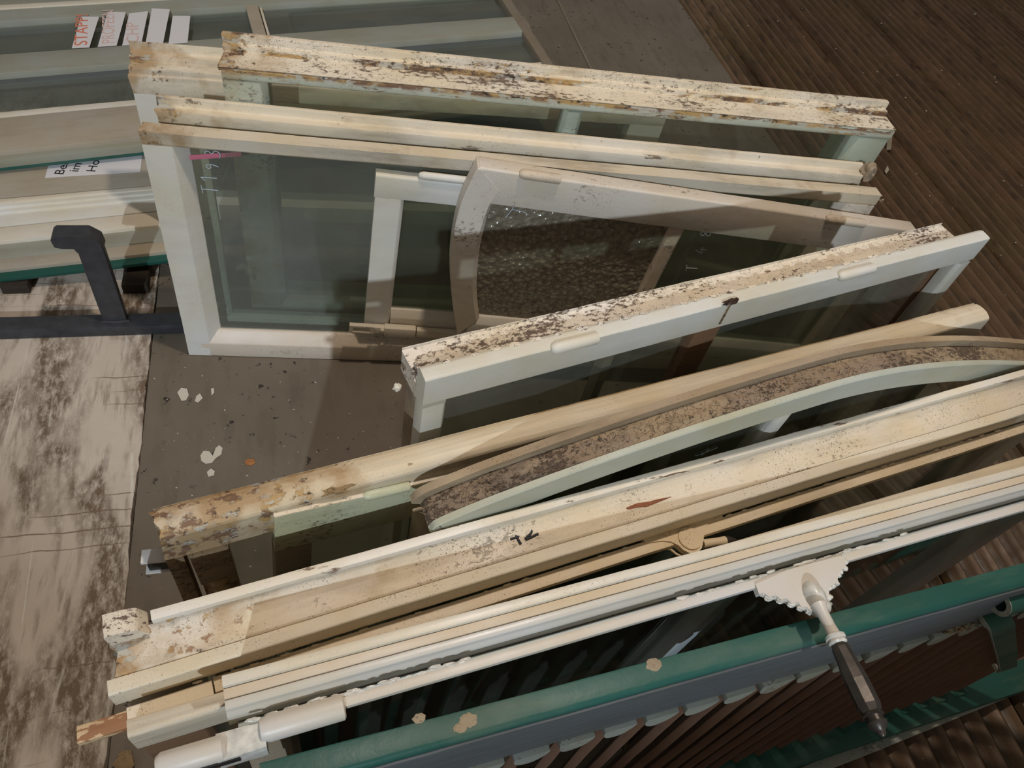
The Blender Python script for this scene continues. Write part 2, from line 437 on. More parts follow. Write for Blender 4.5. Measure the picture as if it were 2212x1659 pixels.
def build_deck():
    f = gfr('tmp', 0); bpy.data.objects.remove(f.root)
    bm = bmesh.new(); pitch = .054; nr = 9; wdt = pitch * nr + .012
    n = 0; x = -1.6
    while x < 5.2:
        xs = []
        for k in range(nr * 8 + 1):
            t = k / 8
            zz = .011 * math.cos(t * math.tau)
            edge = min(k, nr * 8 - k)
            xs.append((x + t * pitch, zz - (.02 if edge == 0 else 0)))
        ys = [-1.4 + i * .2 for i in range(36)]
        prev = None
        for y in ys:
            ring = [bm.verts.new((xx + .0025 * noise.noise(Vector((xx, y * 1.5, n))), y, zz + .002 * noise.noise(Vector((xx * 4, y * 2, 3.1))))) for xx, zz in xs]
            if prev:
                for i in range(len(ring) - 1): bm.faces.new((prev[i], prev[i + 1], ring[i + 1], ring[i]))
            prev = ring
        x += wdt; n += 1
    # dark underside so nothing shows through the joints
    q = [bm.verts.new(p) for p in ((-2, -1.6, -.03), (5.6, -1.6, -.03), (5.6, 6, -.03), (-2, 6, -.03))]
    bm.faces.new(q)
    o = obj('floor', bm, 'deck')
    at = o.data.attributes.new('ridge', 'FLOAT', 'POINT')      # 1 on the ridges, 0 in the grooves; colour goes from pale to dark
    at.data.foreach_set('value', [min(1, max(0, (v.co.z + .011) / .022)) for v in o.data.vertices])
    o.matrix_world = Matrix.Scale(KS, 4) @ Matrix.Translation((G1.x, G1.y, -.034)) @ Matrix.Rotation(ANG, 4, 'Z')
    o['kind'] = 'structure'
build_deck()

def board_mat():
    s = NT('grey brown hardboard')
    c = s.coord(); cy = s.coord(scale=(1, .25, 1))
    col = s.mix(s.ramp(s.noise(c, 3, 5), .3, .7), (.155, .122, .088), (.205, .170, .128))
    col = s.mix(s.math('MULTIPLY', s.ramp(s.noise(cy, 24, 6), .5, .75), .5), col, (.10, .075, .05))
    sp = s.math('MULTIPLY', s.ramp(s.noise(s.coord(loc=(3, 1, 0)), 42, 5, .6), .625, .645), s.ramp(s.noise(c, 5, 2), .42, .55))
    col = s.mix(sp, col, (.035, .028, .022))
    sp2 = s.math('MULTIPLY', s.ramp(s.noise(s.coord(loc=(7, 5, 0)), 58, 4, .6), .70, .715), s.ramp(s.noise(s.coord(loc=(2, 2, 0)), 5, 2), .45, .55))
    col = s.mix(sp2, col, (.60, .52, .40))
    col = s.mix(s.ramp(s.noise(c, 260, 2), .74, .76), col, (.55, .5, .42))
    s.bsdf(col, s.ramp(s.noise(c, 8, 4), .3, .7, .40, .62), .4, bump=s.noise(c, 35, 5), bs=.3, bd=.002)
    return s.m
M['board'] = board_mat()

def strip_mat():
    s = NT('worn cream painted board')
    c = s.coord(); cy = s.coord(scale=(1, .13, 1), loc=(1.3, .4, 0)); sk = s.coord(scale=(1, .30, 1), rot=.12, loc=(.2, 0, 0))
    col = s.mix(s.ramp(s.noise(c, 3, 4), .3, .7), (.70, .60, .50), (.58, .49, .40))
    st = s.math('MULTIPLY', s.ramp(s.noise(sk, 9, 3, .5, .6), .42, .54), s.ramp(s.noise(s.coord(scale=(1, .4, 1)), 60, 8, .75), .40, .56))
    col = s.mix(s.math('MULTIPLY', st, .95), col, (.165, .108, .066))
    st2 = s.math('MULTIPLY', s.ramp(s.noise(cy, 60, 7, .7), .50, .66), s.ramp(s.noise(c, 7, 4), .42, .56))
    col = s.mix(s.math('MULTIPLY', st2, .7), col, (.17, .115, .075))
    # thin brown cross lines
    wv = s.n('TexWave', wave_type='BANDS', bands_direction='Y'); s.put(wv.inputs['Vector'], s.coord())
    wv.inputs['Scale'].default_value = 8.0; wv.inputs['Distortion'].default_value = 1.6; wv.inputs['Detail'].default_value = 4; wv.inputs['Detail Scale'].default_value = 1.5
    ln = s.math('MULTIPLY', s.ramp(wv.outputs['Fac'], .978, .995), s.ramp(s.noise(s.coord(scale=(.3, 1, 1), loc=(5, 0, 0)), 6, 3), .5, .56))
    col = s.mix(s.math('MULTIPLY', ln, .9), col, (.24, .16, .11))
    # pale scratches
    sc_ = s.vor(s.coord(scale=(1, .14, 1), rot=-.25, loc=(.5, 0, 0)), 9, 'DISTANCE_TO_EDGE')
    pl = s.math('MULTIPLY', s.ramp(sc_, .014, .004), s.ramp(s.noise(c, 5, 3), .5, .58))
    col = s.mix(s.math('MULTIPLY', pl, .7), col, (.78, .73, .64))
    h = s.math('SUBTRACT', s.noise(c, 14, 5), s.math('MULTIPLY', st, .5))
    s.bsdf(col, .55, .4, bump=h, bs=.5, bd=.006)
    return s.m
M['strip'] = strip_mat()

gf = gfr('tmp', 0); bpy.data.objects.remove(gf.root)
# grey brown hardboard sheets
sx, sy = gf.atz(1475, 0); sx2, sy2 = gf.atz(1575, 180)
BX = (sx + sx2) / 2
def sheet(name, x0, x1, y0, y1, z, t, mat, label, rough_side=0):
    bm = bmesh.new()
    nx = max(2, int((x1 - x0) / .1)); ny = max(2, int((y1 - y0) / .02))
    def edge(x, y, i):
        if rough_side and i == 0: return x
        if rough_side and i == nx: return x + .006 * noise.noise(Vector((y * 6, 1, 0))) + .004 * noise.noise(Vector((y * 35, 2, 0)))
        return x
    g = [[[bm.verts.new((edge(x0 + (x1 - x0) * i / nx, y0 + (y1 - y0) * j / ny, i), y0 + (y1 - y0) * j / ny, zz)) for j in range(ny + 1)] for i in range(nx + 1)] for zz in (-t, 0)]
    for i in range(nx):
        for j in range(ny):
            bm.faces.new((g[1][i][j], g[1][i + 1][j], g[1][i + 1][j + 1], g[1][i][j + 1]))
            bm.faces.new((g[0][i][j], g[0][i][j + 1], g[0][i + 1][j + 1], g[0][i + 1][j]))
    for i in range(nx):
        for j in (0, ny): bm.faces.new((g[0][i][j], g[0][i + 1][j], g[1][i + 1][j], g[1][i][j]))
    for j in range(ny):
        for i in (0, nx): bm.faces.new((g[0][i][j], g[0][i][j + 1], g[1][i][j + 1], g[1][i][j]))
    o = obj(name, bm, mat); o.matrix_world = Matrix.Scale(KS, 4) @ Matrix.Translation((G1.x, G1.y, z)) @ Matrix.Rotation(ANG, 4, 'Z')
    tag(o, label, 'board'); return o
ex, ey = gf.atz(230, 1659); ex2, ey2 = gf.atz(345, 560)
EX = (ex + ex2) / 2
# boards lie side by side on the decking
fy = 0.0
sheet('hardboard_sheet', EX + .003, BX, gf.atz(290, 1345)[1], 4.6, 0, .028, 'board', 'large grey brown sheet under the upright sashes, reaching far back to the ribbed decking')
sheet('hardboard_sheet', EX + .003, gf.atz(1350, 1640)[0], -.9, gf.atz(290, 1345)[1] - .002, 0, .028, 'board', 'grey brown sheet with paint specks under the nearest sashes at lower left')
sheet('painted_board', -1.6, EX, -.9, 2.6, .004, .030, 'strip', 'cream painted board streaked with brown stains, left of the stacked sashes', 1)

# ------------------------------------------------------------------ steel rack: rail and bent posts
def px_world(u, v, z): return P(u, v, z)
rk = gfr('steel_rack', .004, 'black steel rail with bent upright posts holding back the flat stack of windows', 'rack')
x0, y0 = rk.atz(0, 704, .03); x1, y1 = rk.atz(385, 686, .03)
ry = (y0 + y1) / 2
bm = bmesh.new(); box(bm, x0 - .6, x1 + .03, ry - .022, ry + .022, 0, .032, .004, .0004); rk.part('rail', bm, 'iron')
def rack_post(xp):
    bm = bmesh.new()
    H = .27
    box(bm, xp - .026, xp + .026, ry - .005, ry + .016, .030, H, .002, .0003)
    po = rk.part('post', bm, 'iron')
    bm = bmesh.new()
    # bent lip on top of the post, folded to the left
    prism(bm, [(xp + .026, H - .012), (xp + .024, H + .016), (xp + .004, H + .034), (xp - .060, H + .034), (xp - .068, H + .026), (xp - .066, H + .004), (xp - .052, H), (xp - .030, H), (xp - .026, H - .012)], 'y', ry - .008, ry + .030, .003, .02, .0004)
    rk.part('bent_lip', bm, 'iron', po)
    bm = bmesh.new(); tube(bm, [(xp - .03, ry - .004, .033), (xp, ry - .008, .034), (xp + .032, ry - .004, .033)], .004, 8); rk.part('weld', bm, 'iron', po)
xp = rk.atz(252, 680, .03)[0]
rack_post(xp); rack_post(xp - .40)

# ------------------------------------------------------------------ flat stack of big windows (upper left)
def flat_rail(f, name, pxl, z1, z0, mat, xr=None, u=150, r=.003, parent=None, xl=-.45):
    """rail along x between two image heights at column u"""
    ya = f.atz(u, pxl[0], z1)[1]; yb = f.atz(u, pxl[1], z1)[1]
    bm = bmesh.new(); box(bm, xl, xr, min(ya, yb), max(ya, yb), z0, z1, r, .0006, off=ya)
    return f.part(name, bm, mat, parent), min(ya, yb), max(ya, yb)

def tilted(name, pa, za, pb, zb, label, cat='window', group=None):
    a = P(*pa, za * KS); b = P(*pb, zb * KS)
    return Fr(name, a, b - a, Vector((0, 0, 1)), label, cat, group)
def above(f, name, dz, label, cat, group=None):
    return Fr(name, f.O + f.w * dz * KS, f.e, f.w, label, cat, group)
# lowest leaf: green underside edge, cream rails
f1 = tilted('window_sash', (0, 588), .034, (355, 548), .058, 'lowest flat window leaf with dark green edge and cream rails, nearest the steel rail')
XR1 = f1.atz(392, 480, .04)[0]
Z = .035
_, ya, yb = flat_rail(f1, 'edge_strip', (586, 566), .012, .0, 'green', XR1)
flat_rail(f1, 'bottom_rail', (566, 541), .022, 0.0, 'taupe', XR1)
flat_rail(f1, 'ledge', (541, 506), .026, 0.0, 'greygreen', XR1)
flat_rail(f1, 'moulding', (506, 476), .036, 0.0, 'cream_clean', XR1)
_, a1, b1 = flat_rail(f1, 'panel', (474, 446), .034, .0, 'white', XR1)
flat_rail(f1, 'moulding', (445, 436), .040, .0, 'white', XR1)
flat_rail(f1, 'moulding', (434, 426), .045, .0, 'white', XR1)
flat_rail(f1, 'moulding', (424, 416), .049, .0, 'cream_clean', XR1)
yA = f1.atz(150, 414, .045)[1]; yB = f1.atz(150, 330, .045)[1]
bm = bmesh.new(); box(bm, -.45, XR1, yA, yB + .20, 0, .045, .002); f1.part('field_panel', bm, 'taupe')
# added support blocks, black to stand in for the posts' shadows
for k, uu in enumerate((28, 290)):
    xx, yy = rk.atz(uu, 616, .03)
    bm = bmesh.new(); box(bm, xx - .030, xx + .030, yy, yy + .40, 0.0, .030, .003)
    o = obj('support_batten', bm, 'black_wood'); o.matrix_world = Matrix.Scale(KS, 4) @ Matrix.Translation((G1.x, G1.y, .0045)) @ Matrix.Rotation(ANG, 4, 'Z')
    tag(o, ['dark batten under the flat stack, left of the bent steel post', 'dark batten under the flat stack, right of the bent steel post'][k], 'batten', 'battens under the flat windows')

# printed notice lying on the leaf
def flat_poly(f, pxs, z, t, name, mat, parent=None, label=None, cat=None):
    bm = bmesh.new(); pts = [f.atz(u, v, z) for u, v in pxs]
    top = [bm.verts.new((x, y, z)) for x, y in pts]; bot = [bm.verts.new((x, y, z - t)) for x, y in pts]
    bm.faces.new(top); bm.faces.new(bot[::-1]); n = len(pts)
    for i in range(n): bm.faces.new((top[i], bot[i], bot[(i + 1) % n], top[(i + 1) % n]))
    return f.part(name, bm, mat, parent)
def text_mesh(f, s, x, y, z, size, rotz, mat, parent, name='lettering', shear=1.0):
    cu = bpy.data.curves.new('t', 'FONT'); cu.body = s; cu.size = size; cu.extrude = .0002
    tmp = bpy.data.objects.new('t', cu); C.objects.link(tmp)
    bpy.context.view_layer.update()
    me = bpy.data.meshes.new_from_object(tmp.evaluated_get(bpy.context.evaluated_depsgraph_get()))
    bpy.data.objects.remove(tmp); bpy.data.curves.remove(cu)
    me.transform(Matrix.Translation((x, y, z)) @ Matrix.Rotation(rotz, 4, 'Z') @ Matrix.Scale(shear, 4, (1, 0, 0)))
    me.materials.clear(); me.materials.append(M[mat])
    o = bpy.data.objects.new(name, me); C.objects.link(o); o.parent = parent; return o
fn = above(f1, 'paper_notice', .0455, 'white printed paper notice lying half under the upper flat window', 'paper')
flat_poly(fn, [(97, 384), (112, 330), (310, 312), (303, 371)], .001, .0008, 'sheet', 'paper')
for s_, u, v in (('Beim', 136, 378), ('im Vo', 168, 372), ('Holzh', 205, 372)):
    x, y = fn.atz(u, v, .0012)
    text_mesh(fn, s_, x, y, .0014, .034, math.radians(90 - 14), 'ink', fn.root, shear=1.2)

# upper, very long leaf
Z2 = .135
f2 = tilted('window_sash', (0, 150), .092, (1140, 60), .225, 'long upper window leaf lying flat, grey green rails, with paper strips on it')
t2 = .042
XR = f2.atz(1190, 130, t2)[0]; XRi = f2.atz(1140, 60, t2)[0]
_, ya, yb = flat_rail(f2, 'bottom_rail', (312, 240), t2, .008, 'taupe', XR, r=.003)
flat_rail(f2, 'bead', (330, 313), t2 - .012, .004, 'greygreen', XR, r=.004, parent=None)
flat_rail(f2, 'edge_strip', (344, 331), .010, -.004, 'green', XR, r=.002)
_, yb0, yb1 = flat_rail(f2, 'bead', (239, 228), t2 - .006, .006, 'cream_clean', XR, r=.003)
_, yc0, yc1 = flat_rail(f2, 'middle_rail', (146, 106), t2, .008, 'greygreen', XR, r=.004)
_, ys0, ys1 = flat_rail(f2, 'slate_rebate', (170, 148), t2 - .020, .006, 'slate', XR, r=.001)  # darker blue grey strip before the middle rail
_, yt0, yt1 = flat_rail(f2, 'top_rail', (36, -22), t2, .008, 'greygreen', XR, r=.004)
_, yt2, _2 = flat_rail(f2, 'bead', (10, 2), t2 + .004, t2 - .002, 'cream_clean', XR, r=.002)
for (yy0, yy1, nm) in ((yb1, ys0, 0), (yc1, yt0, 1)):
    bm = bmesh.new(); box(bm, -.45, XR, yy0 - .005, yy1 + .005, .018, .022, .0005, 0); f2.part('glass_pane', bm, 'glass_clear')
xm0 = f2.atz(540, 50, t2)[0]; xm1 = f2.atz(568, 50, t2)[0]
bm = bmesh.new(); box(bm, xm0, xm1, yc1, yt0, .008, t2, .004); f2.part('mullion', bm, 'taupe')
bm = bmesh.new(); box(bm, xm1 + .004, xm1 + .012, yc1, yt0, .008, t2 - .01, .002); f2.part('bead', bm, 'cream_clean')
bm = bmesh.new(); box(bm, XR - .035, XR, ya, yt1, .006, t2 + .001, .004); f2.part('right_stile', bm, 'dimwood')

fu = above(f2, 'dark_panel', -.030, 'dark olive panel seen through the dusty glass of the upper flat window', 'panel')
bm = bmesh.new(); box(bm, -.45, fu.atz(560, 50, 0)[0], fu.atz(150, 175, 0)[1], fu.atz(150, -60, 0)[1], 0, .008, .002); fu.part('sheet', bm, paint('olive panel', (.13, .135, .10), dirt=.4, speck=.4))
# things seen through its glass: a further leaf below
f3 = above(f2, 'window_sash', -.075, 'brown window leaf lying below the long flat one, its rails seen through the dusty glass', 'window')
xb = f3.atz(640, 60, .05)[0]; XR3 = f3.atz(1170, 100, .05)[0]
for (va, vb, mt, zz) in ((75, 50, 'dimwood', .06), (44, 34, 'slate', .045), (14, -10, 'dimwood', .055), (140, 112, 'dimwood', .05)):
    ya_ = f3.atz(900, va, zz)[1]; yb_ = f3.atz(900, vb, zz)[1]
    bm = bmesh.new(); box(bm, xb, XR3, ya_, yb_, .0, zz, .004); f3.part('rail', bm, mt)
bm = bmesh.new(); box(bm, xb, XR3, f3.atz(900, 160, .03)[1], f3.atz(900, -20, .03)[1], -.028, .0, .002); f3.part('backing_board', bm, 'dimwood')
# side line on the far sheet
fe = gfr('batten_strip', 0.0, 'thin brown batten lying on the dark sheet beyond the flat windows', 'batten')
xa, ya_ = fe.atz(1210, 0, .004); xb_, yb_ = fe.atz(1268, 140, .004)
bm = bmesh.new(); box(bm, (xa + xb_) / 2 - .005, (xa + xb_) / 2 + .005, yb_ - .5, ya_ + .6, 0, .005, .001); fe.part('strip', bm, 'dimwood')

# yellow reflection in the glass, painted as a strip below it
fy_ = above(f2, 'yellow_tape', -.021, 'yellow tape strip glimpsed under the dusty glass at upper left', 'tape')
flat_poly(fy_, [(44, 66), (52, 56), (240, 46), (225, 60)], .001, .0008, 'strip', 'yellowtape')  # yellow reflection on the glass, drawn as a flat coloured strip

# handwritten paper strips leaning on the middle rail
strips = [([(155, 104), (175, 36), (214, 36), (193, 102)], 'STAPP!', 'white paper strip with clear red handwriting, leftmost of five on the flat window'),
          ([(211, 101), (233, 25), (272, 26), (252, 98)], 'PROFEEN', 'white paper strip with faint pink handwriting, second from left of five'),
          ([(264, 98), (279, 29), (320, 24), (305, 96)], 'CHP', 'white paper strip with slanted top edge, third of five on the flat window'),
          ([(314, 96), (328, 18), (367, 20), (352, 94)], '', 'tallest blank paper strip, fourth of five on the flat window'),
          ([(364, 95), (373, 34), (411, 34), (405, 92)], '', 'short blank paper strip, rightmost of five on the flat window')]
for pxs, s_, lab in strips:
    fs = above(f2, 'paper_strip', .0435, lab, 'paper', 'handwritten paper strips')
    flat_poly(fs, pxs, .0008, .0006, 'sheet', 'paper')
    if s_:
        x, y = fs.atz(pxs[3][0] - 5, pxs[3][1] - 4, .001)
        text_mesh(fs, s_, x, y, .0012, .052, math.radians(90 - 2), 'redink' if s_ == 'STAPP!' else 'faintink', fs.root, shear=.95 if len(s_) > 6 else 1.2)

# ------------------------------------------------------------------ upright sash pieces
def rail_x(f, name, poly, mat, x0, x1, r=.0025, amp=.0007, rough_end=0.0, skew=(0, 0), **t):
    bm = bmesh.new(); prism(bm, poly, 'x', x0, x1, r, .02, amp, x0 * 3.3, rough_end, skew)
    return f.part(name, bm, mat, **t)
def member_z(f, name, mat, x0, x1, yf, yb, z0, z1, bevel=0.0, side=1, r=.002, shear=0.0, **t):
    """upright member; bevel cuts its inner front edge (side=+1 right, -1 left, 2 both)"""
    poly = [(x0, yb), (x0, yf), (x1, yf), (x1, yb)]
    if bevel:
        if side == 1: poly = [(x0, yb), (x0, yf), (x1 - bevel, yf), (x1, yf + bevel), (x1, yb)]
        elif side == -1: poly = [(x0, yb), (x0, yf + bevel), (x0 + bevel, yf), (x1, yf), (x1, yb)]
        else: poly = [(x0, yb), (x0, yf + bevel), (x0 + bevel, yf), (x1 - bevel, yf), (x1, yf + bevel), (x1, yb)]
    bm = bmesh.new(); prism(bm, poly, 'z', z0, z1, r, .02, .0006, x0)
    return f.part(name, bm, mat, **t)
def pane(f, x0, x1, y, z0, z1, mat='glass', name='glass_pane', **t):
    bm = bmesh.new()
    vs = [bm.verts.new(p) for p in ((x0, y, z0), (x1, y, z0), (x1, y, z1), (x0, y, z1), (x0, y + .003, z0), (x1, y + .003, z0), (x1, y + .003, z1), (x0, y + .003, z1))]
    for q in ((0, 1, 2, 3), (7, 6, 5, 4), (0, 4, 5, 1), (1, 5, 6, 2), (2, 6, 7, 3), (3, 7, 4, 0)): bm.faces.new([vs[i] for i in q])
    return f.part(name, bm, mat, **t)
def hinge(f, x0, x1, y, z, r=.009, mat='white', tip=True):
    bm = bmesh.new()
    n = 6; pts = [(x0, y, z), (x0 + .003, y, z), (x0 + .010, y, z), (x0 + .018, y, z), (x1 - .002, y, z), (x1, y, z)]
    tube(bm, pts, [r * .45, r * .8, r, r, r, r * .9], 14)
    f.part('hinge', bm, mat)

# ---- A' : furthest upright, only its left end shows
fA2 = stand('window_sash', (279, 87), (1440, 178), .55, .55, 1, 'cream sash furthest back in the upright row, only its left end showing', 'window', W=.44)
Lx = fA2.L
pr = fA2.profile(330, [('L', 93), ('D', 112), ('L', 126), ('D', 134), ('L', 150), ('D', 163), ('L', 166)], 0, fA2.W)
zt = fA2.at(330, 205, pr[-1][0])[1]
poly = pr + [(pr[-1][0], zt), (pr[-1][0] + .02, zt), (pr[-1][0] + .025, pr[3][1] - .03), (0, pr[3][1] - .03)]
rail_x(fA2, 'top_rail', poly, 'B_top', 0, Lx, rough_end=.006)
yf = pr[-1][0]
member_z(fA2, 'left_stile', 'white', .0, .095, yf, -.005, .05, zt, .015, 1)
member_z(fA2, 'right_stile', 'white', Lx - .095, Lx, yf, -.005, .05, zt)
rail_x(fA2, 'bottom_rail', [(yf, 0), (-.005, 0), (-.005, .05), (yf, .05)], 'white', 0, Lx)
pane(fA2, .09, Lx - .09, (yf - .005) / 2, .05, zt, 'glass_dark')

# ---- A : big flaking sash at the back
fA = stand('window_sash', (480, 65), (1916, 215), .72, .72, 0, 'long flaking ivory and mint sash standing at the back of the upright row', 'window')
Lx = fA.L; u = 1000
pr = fA.profile(u, [('L', 127), ('D', 143), ('L', 150), ('D', 160), ('L', 193)], 0, fA.W)
yf = pr[-1][0]; zf = fA.at(u, 216, yf)[1]
poly = pr + [(yf, zf), (yf + .018, zf - .012), (yf + .03, zf - .012), (yf + .032, pr[3][1] - .03), (0, pr[3][1] - .03)]
M['A_face'] = paint('mint over brown flaking', (.56, .60, .52), dirt=.3, speck=.3, peel=.12, crack=.15, rot=(-.02, .08),
                    bands=(('z', pr[-1][1] - .004, .012, .75), ('z', zf + .004, .007, .3)))
M['A_top'] = paint('flaking ivory ledge paint', (.76, .68, .56), dirt=.6, speck=1, peel=.20, crack=1.0, rot=(.02, .10), wood=(.09, .05, .03),
                   bands=(('y', pr[3][0] - .001, .004, .62), ('y', pr[1][0] + .001, .003, .2)))
rail_x(fA, 'top_rail', poly[:6] + [(yf, pr[-1][1] - .001), (yf + .02, pr[-1][1] - .02), (0, pr[3][1] - .03)], 'A_top', 0, Lx, rough_end=.008)
bm = bmesh.new(); prism(bm, [(yf - .0008, pr[-1][1] - .003), (yf - .0008, zf), (yf + .018, zf - .012), (yf + .032, zf - .012), (yf + .032, pr[-1][1] - .005)], 'x', .002, Lx - .001, .003, .02, .0006, 5.5)
fA.part('face_moulding', bm, 'A_face')
yg = yf + .030
xs0 = fA.at(505, 190, yf)[0]; xs1 = fA.at(578, 190, yf)[0]
member_z(fA, 'left_stile', 'A_face', .002, xs1 - .0, yf + .001, 0, .05, zf - .004, .014, 1)
xm0 = fA.at(1218, 250, yf + .006)[0]; xm1 = fA.at(1262, 250, yf + .006)[0]
member_z(fA, 'mullion', 'mint', xm0, xm1, yf + .008, yg + .012, .05, zf - .01, .010, 2)
xr0 = fA.at(1845, 300, yf)[0]
member_z(fA, 'right_stile', 'mint', xr0, Lx - .002, yf + .001, 0, .05, zf - .004, .014, -1)
rail_x(fA, 'bottom_rail', [(yf, 0), (0, 0), (0, .06), (yf + .012, .06), (yf, .045)], 'mint', 0, Lx)
pane(fA, xs1 - .005, xm0 + .005, yg, .055, zf - .002, 'glass_dark'); pane(fA, xm1 - .005, xr0 + .005, yg, .055, zf - .002, 'glass_dark')

# ---- B1 : middle sash with grooved cream top
fB1 = stand('window_sash', (338, 202), (1862, 350), .625, .625, 2, 'grooved cream sash standing between the flaking sash and the big clear one', 'window')
Lx = fB1.L; u = 740
pr = fB1.profile(u, [('L', 247), ('D', 264), ('L', 276), ('D', 290)], 0, fB1.W)
yf = pr[-1][0]; zf = pr[-1][1]
M['B1'] = paint('grimy grooved paint', (.76, .68, .56), dirt=.5, speck=.5, rot=(.0, .12), bands=(('y', pr[3][0] + .002, .005, .2),), dirtcol=(.10, .075, .05), wood=(.16, .12, .08))
rail_x(fB1, 'top_rail', pr + [(yf, zf - .012), (0, zf - .012)], 'B1', 0, Lx, rough_end=.006)
yb1f = yf
member_z(fB1, 'left_stile', 'mint', .004, .08, yf + .002, 0, .05, zf - .010, .012, 1)
member_z(fB1, 'right_stile', 'mint', Lx - .08, Lx - .004, yf + .002, 0, .05, zf - .010, .012, -1)
rail_x(fB1, 'bottom_rail', [(yf, 0), (0, 0), (0, .055), (yf, .055)], 'mint', 0, Lx)
pane(fB1, .075, Lx - .075, yf * .5, .05, zf - .01, 'glass')
# broken stub of wood at its right end
bm = bmesh.new(); blob(bm, (Lx + .012, -.02, fB1.W - .012), .022, sq=(.7, .8, 1.1), amp=.5); fB1.part('broken_end', bm, 'grubby')

# ---- B2 : big clear sash in front
fB2 = stand('window_sash', (306, 262), (1892, 404), .61, .61, 2.7, 'large cream framed window with clear glass standing on edge, chalk number on its left pane', 'window')
Lx = fB2.L; u = 740
pr = fB2.profile(u, [('L', 312)], 0, fB2.W)
yf = min(pr[-1][0], -.035)
zlip = fB2.at(u, 322, yf)[1]; zf = fB2.at(u, 349, yf)[1]
poly = pr[:1] + [(yf, fB2.W), (yf, zlip), (yf + .004, zlip - .002), (yf + .004, zf), (yf + .018, zf - .010), (-.006, zf - .010), (0, zf)]
rail_x(fB2, 'top_rail', poly, 'B_top', 0, Lx, rough_end=.003)
xs1 = fB2.at(372, 330, yf)[0]; bev = .026
M['B_white'] = M['white']
member_z(fB2, 'left_stile', 'white', 0.0, xs1 + bev, yf + .004, 0, .0, zf - .003, bev, 1)
rbz = fB2.at(465, 712, yf + .024)[1]
rail_x(fB2, 'bottom_rail', [(yf + .004, 0), (0, 0), (0, rbz), (yf + .024, rbz), (yf + .004, rbz - .028)], 'pinkish', xs1 - .02, Lx)
member_z(fB2, 'right_stile', 'cream', Lx - .09, Lx, yf + .004, 0, rbz - .02, zf - .003, .02, -1)
yg = yf + .030
pane(fB2, xs1 + bev - .006, Lx - .085, yg, rbz - .01, zf, 'glass')
# thick joint drip bead along the glass
xq, zq = fB2.at(455, 416, yg - .002)
for ch, du, dv in (('T', 452, 418), ('1', 449, 392), ('9', 452, 366), ('3', 457, 340)):
    x_, z_ = fB2.at(du, dv, yg - .002)
    glyphs(fB2, GL[ch], x_ + .018, z_, yg - .002, .030 if ch != '9' else .024, 'chalk', fB2.root, 'chalk_mark', (0, 1), (-1, 0), .0009)

# pink tape on the paper behind, under the big window
fp = stand('pink_tape', (408, 333), (520, 326), .56, .56, 2.7, 'strip of pink tape seen through the top left corner of the big clear window', 'tape', W=.012)
bm = bmesh.new(); box(bm, 0, fp.L, -.001, 0, 0, .010, .0002, 0); fp.part('strip', bm, 'pinktape')
fp.root.location = fp.root.location

# ---- S : small sash standing inside the big one
fS = stand('window_sash', (812, 362), (1160, 402), .56, .548, 2.7, 'small square cream casement leaning inside the big clear window, bolt at its foot', 'window', W=.475)
x_, zb = fS.at(803, 708, -.03); fS.W2 = zb
Lx = fS.L; yf = -.024
z1 = fS.W; zf = fS.at(875, 433, yf)[1]
rail_x(fS, 'top_rail', [(yf, z1 - .004), (yf + .003, z1), (0, z1), (0, zf + .012), (yf + .012, zf + .0), (yf, zf)], 'white', 0, Lx)
xs1 = fS.at(873, 440, yf)[0]
member_z(fS, 'left_stile', 'white', .002, xs1, yf, 0, zb, zf, .008, 1)
zr = fS.at(870, 668, yf + .012)[1]
rail_x(fS, 'bottom_rail', [(yf, zb), (0, zb), (0, zr), (yf + .012, zr), (yf, zr - .02)], 'cream_clean', xs1, Lx)
member_z(fS, 'right_stile', 'white', Lx - xs1, Lx, yf, 0, zr, zf, .008, -1)
pane(fS, xs1 - .005, Lx - xs1 + .005, yf + .016, zr - .01, zf + .005, 'glass_dark')
x0, z0 = fS.at(905, 383, yf - .004); x1, _ = fS.at(1018, 398, yf - .004)
hinge(fS, x0, x1, yf + .004, z0 - .0, .0085, 'white')
# bolt: loop + barrel
bx0, bz0 = fS.at(755, 702, yf - .012); bx1, bz1 = fS.at(985, 724, yf - .012)
bm = bmesh.new(); lx = .058
for a_ in ((bx0, bx0 + lx, bz0 - .002, bz0 + .006), (bx0, bx0 + lx, bz0 - .020, bz0 - .013)): box(bm, a_[0], a_[1], yf - .020, yf - .008, a_[2], a_[3], .002, .0003)
box(bm, bx0, bx0 + .009, yf - .020, yf - .008, bz0 - .019, bz0 + .005, .002); box(bm, bx0 + lx - .009, bx0 + lx, yf - .020, yf - .008, bz0 - .019, bz0 + .005, .002)
bolt = fS.part('bolt_loop', bm, 'cream')
bm = bmesh.new(); box(bm, bx0 + lx, bx0 + lx + .028, yf - .018, yf - .004, bz0 - .020, bz0 + .003, .003); blob(bm, (bx0 + lx + .02, yf - .018, bz0 - .004), .006); fS.part('bolt_neck', bm, 'cream')
bm = bmesh.new(); box(bm, bx0 + lx + .025, bx0 + lx + .100, yf - .022, yf - .002, bz0 - .023, bz0 + .006, .006); fS.part('bolt_barrel', bm, 'cream')
bm = bmesh.new(); box(bm, bx0 + lx + .103, Lx - .02, yf - .019, yf - .002, bz0 - .022, bz0 + .002, .006); fS.part('bolt_rod', bm, 'cream')

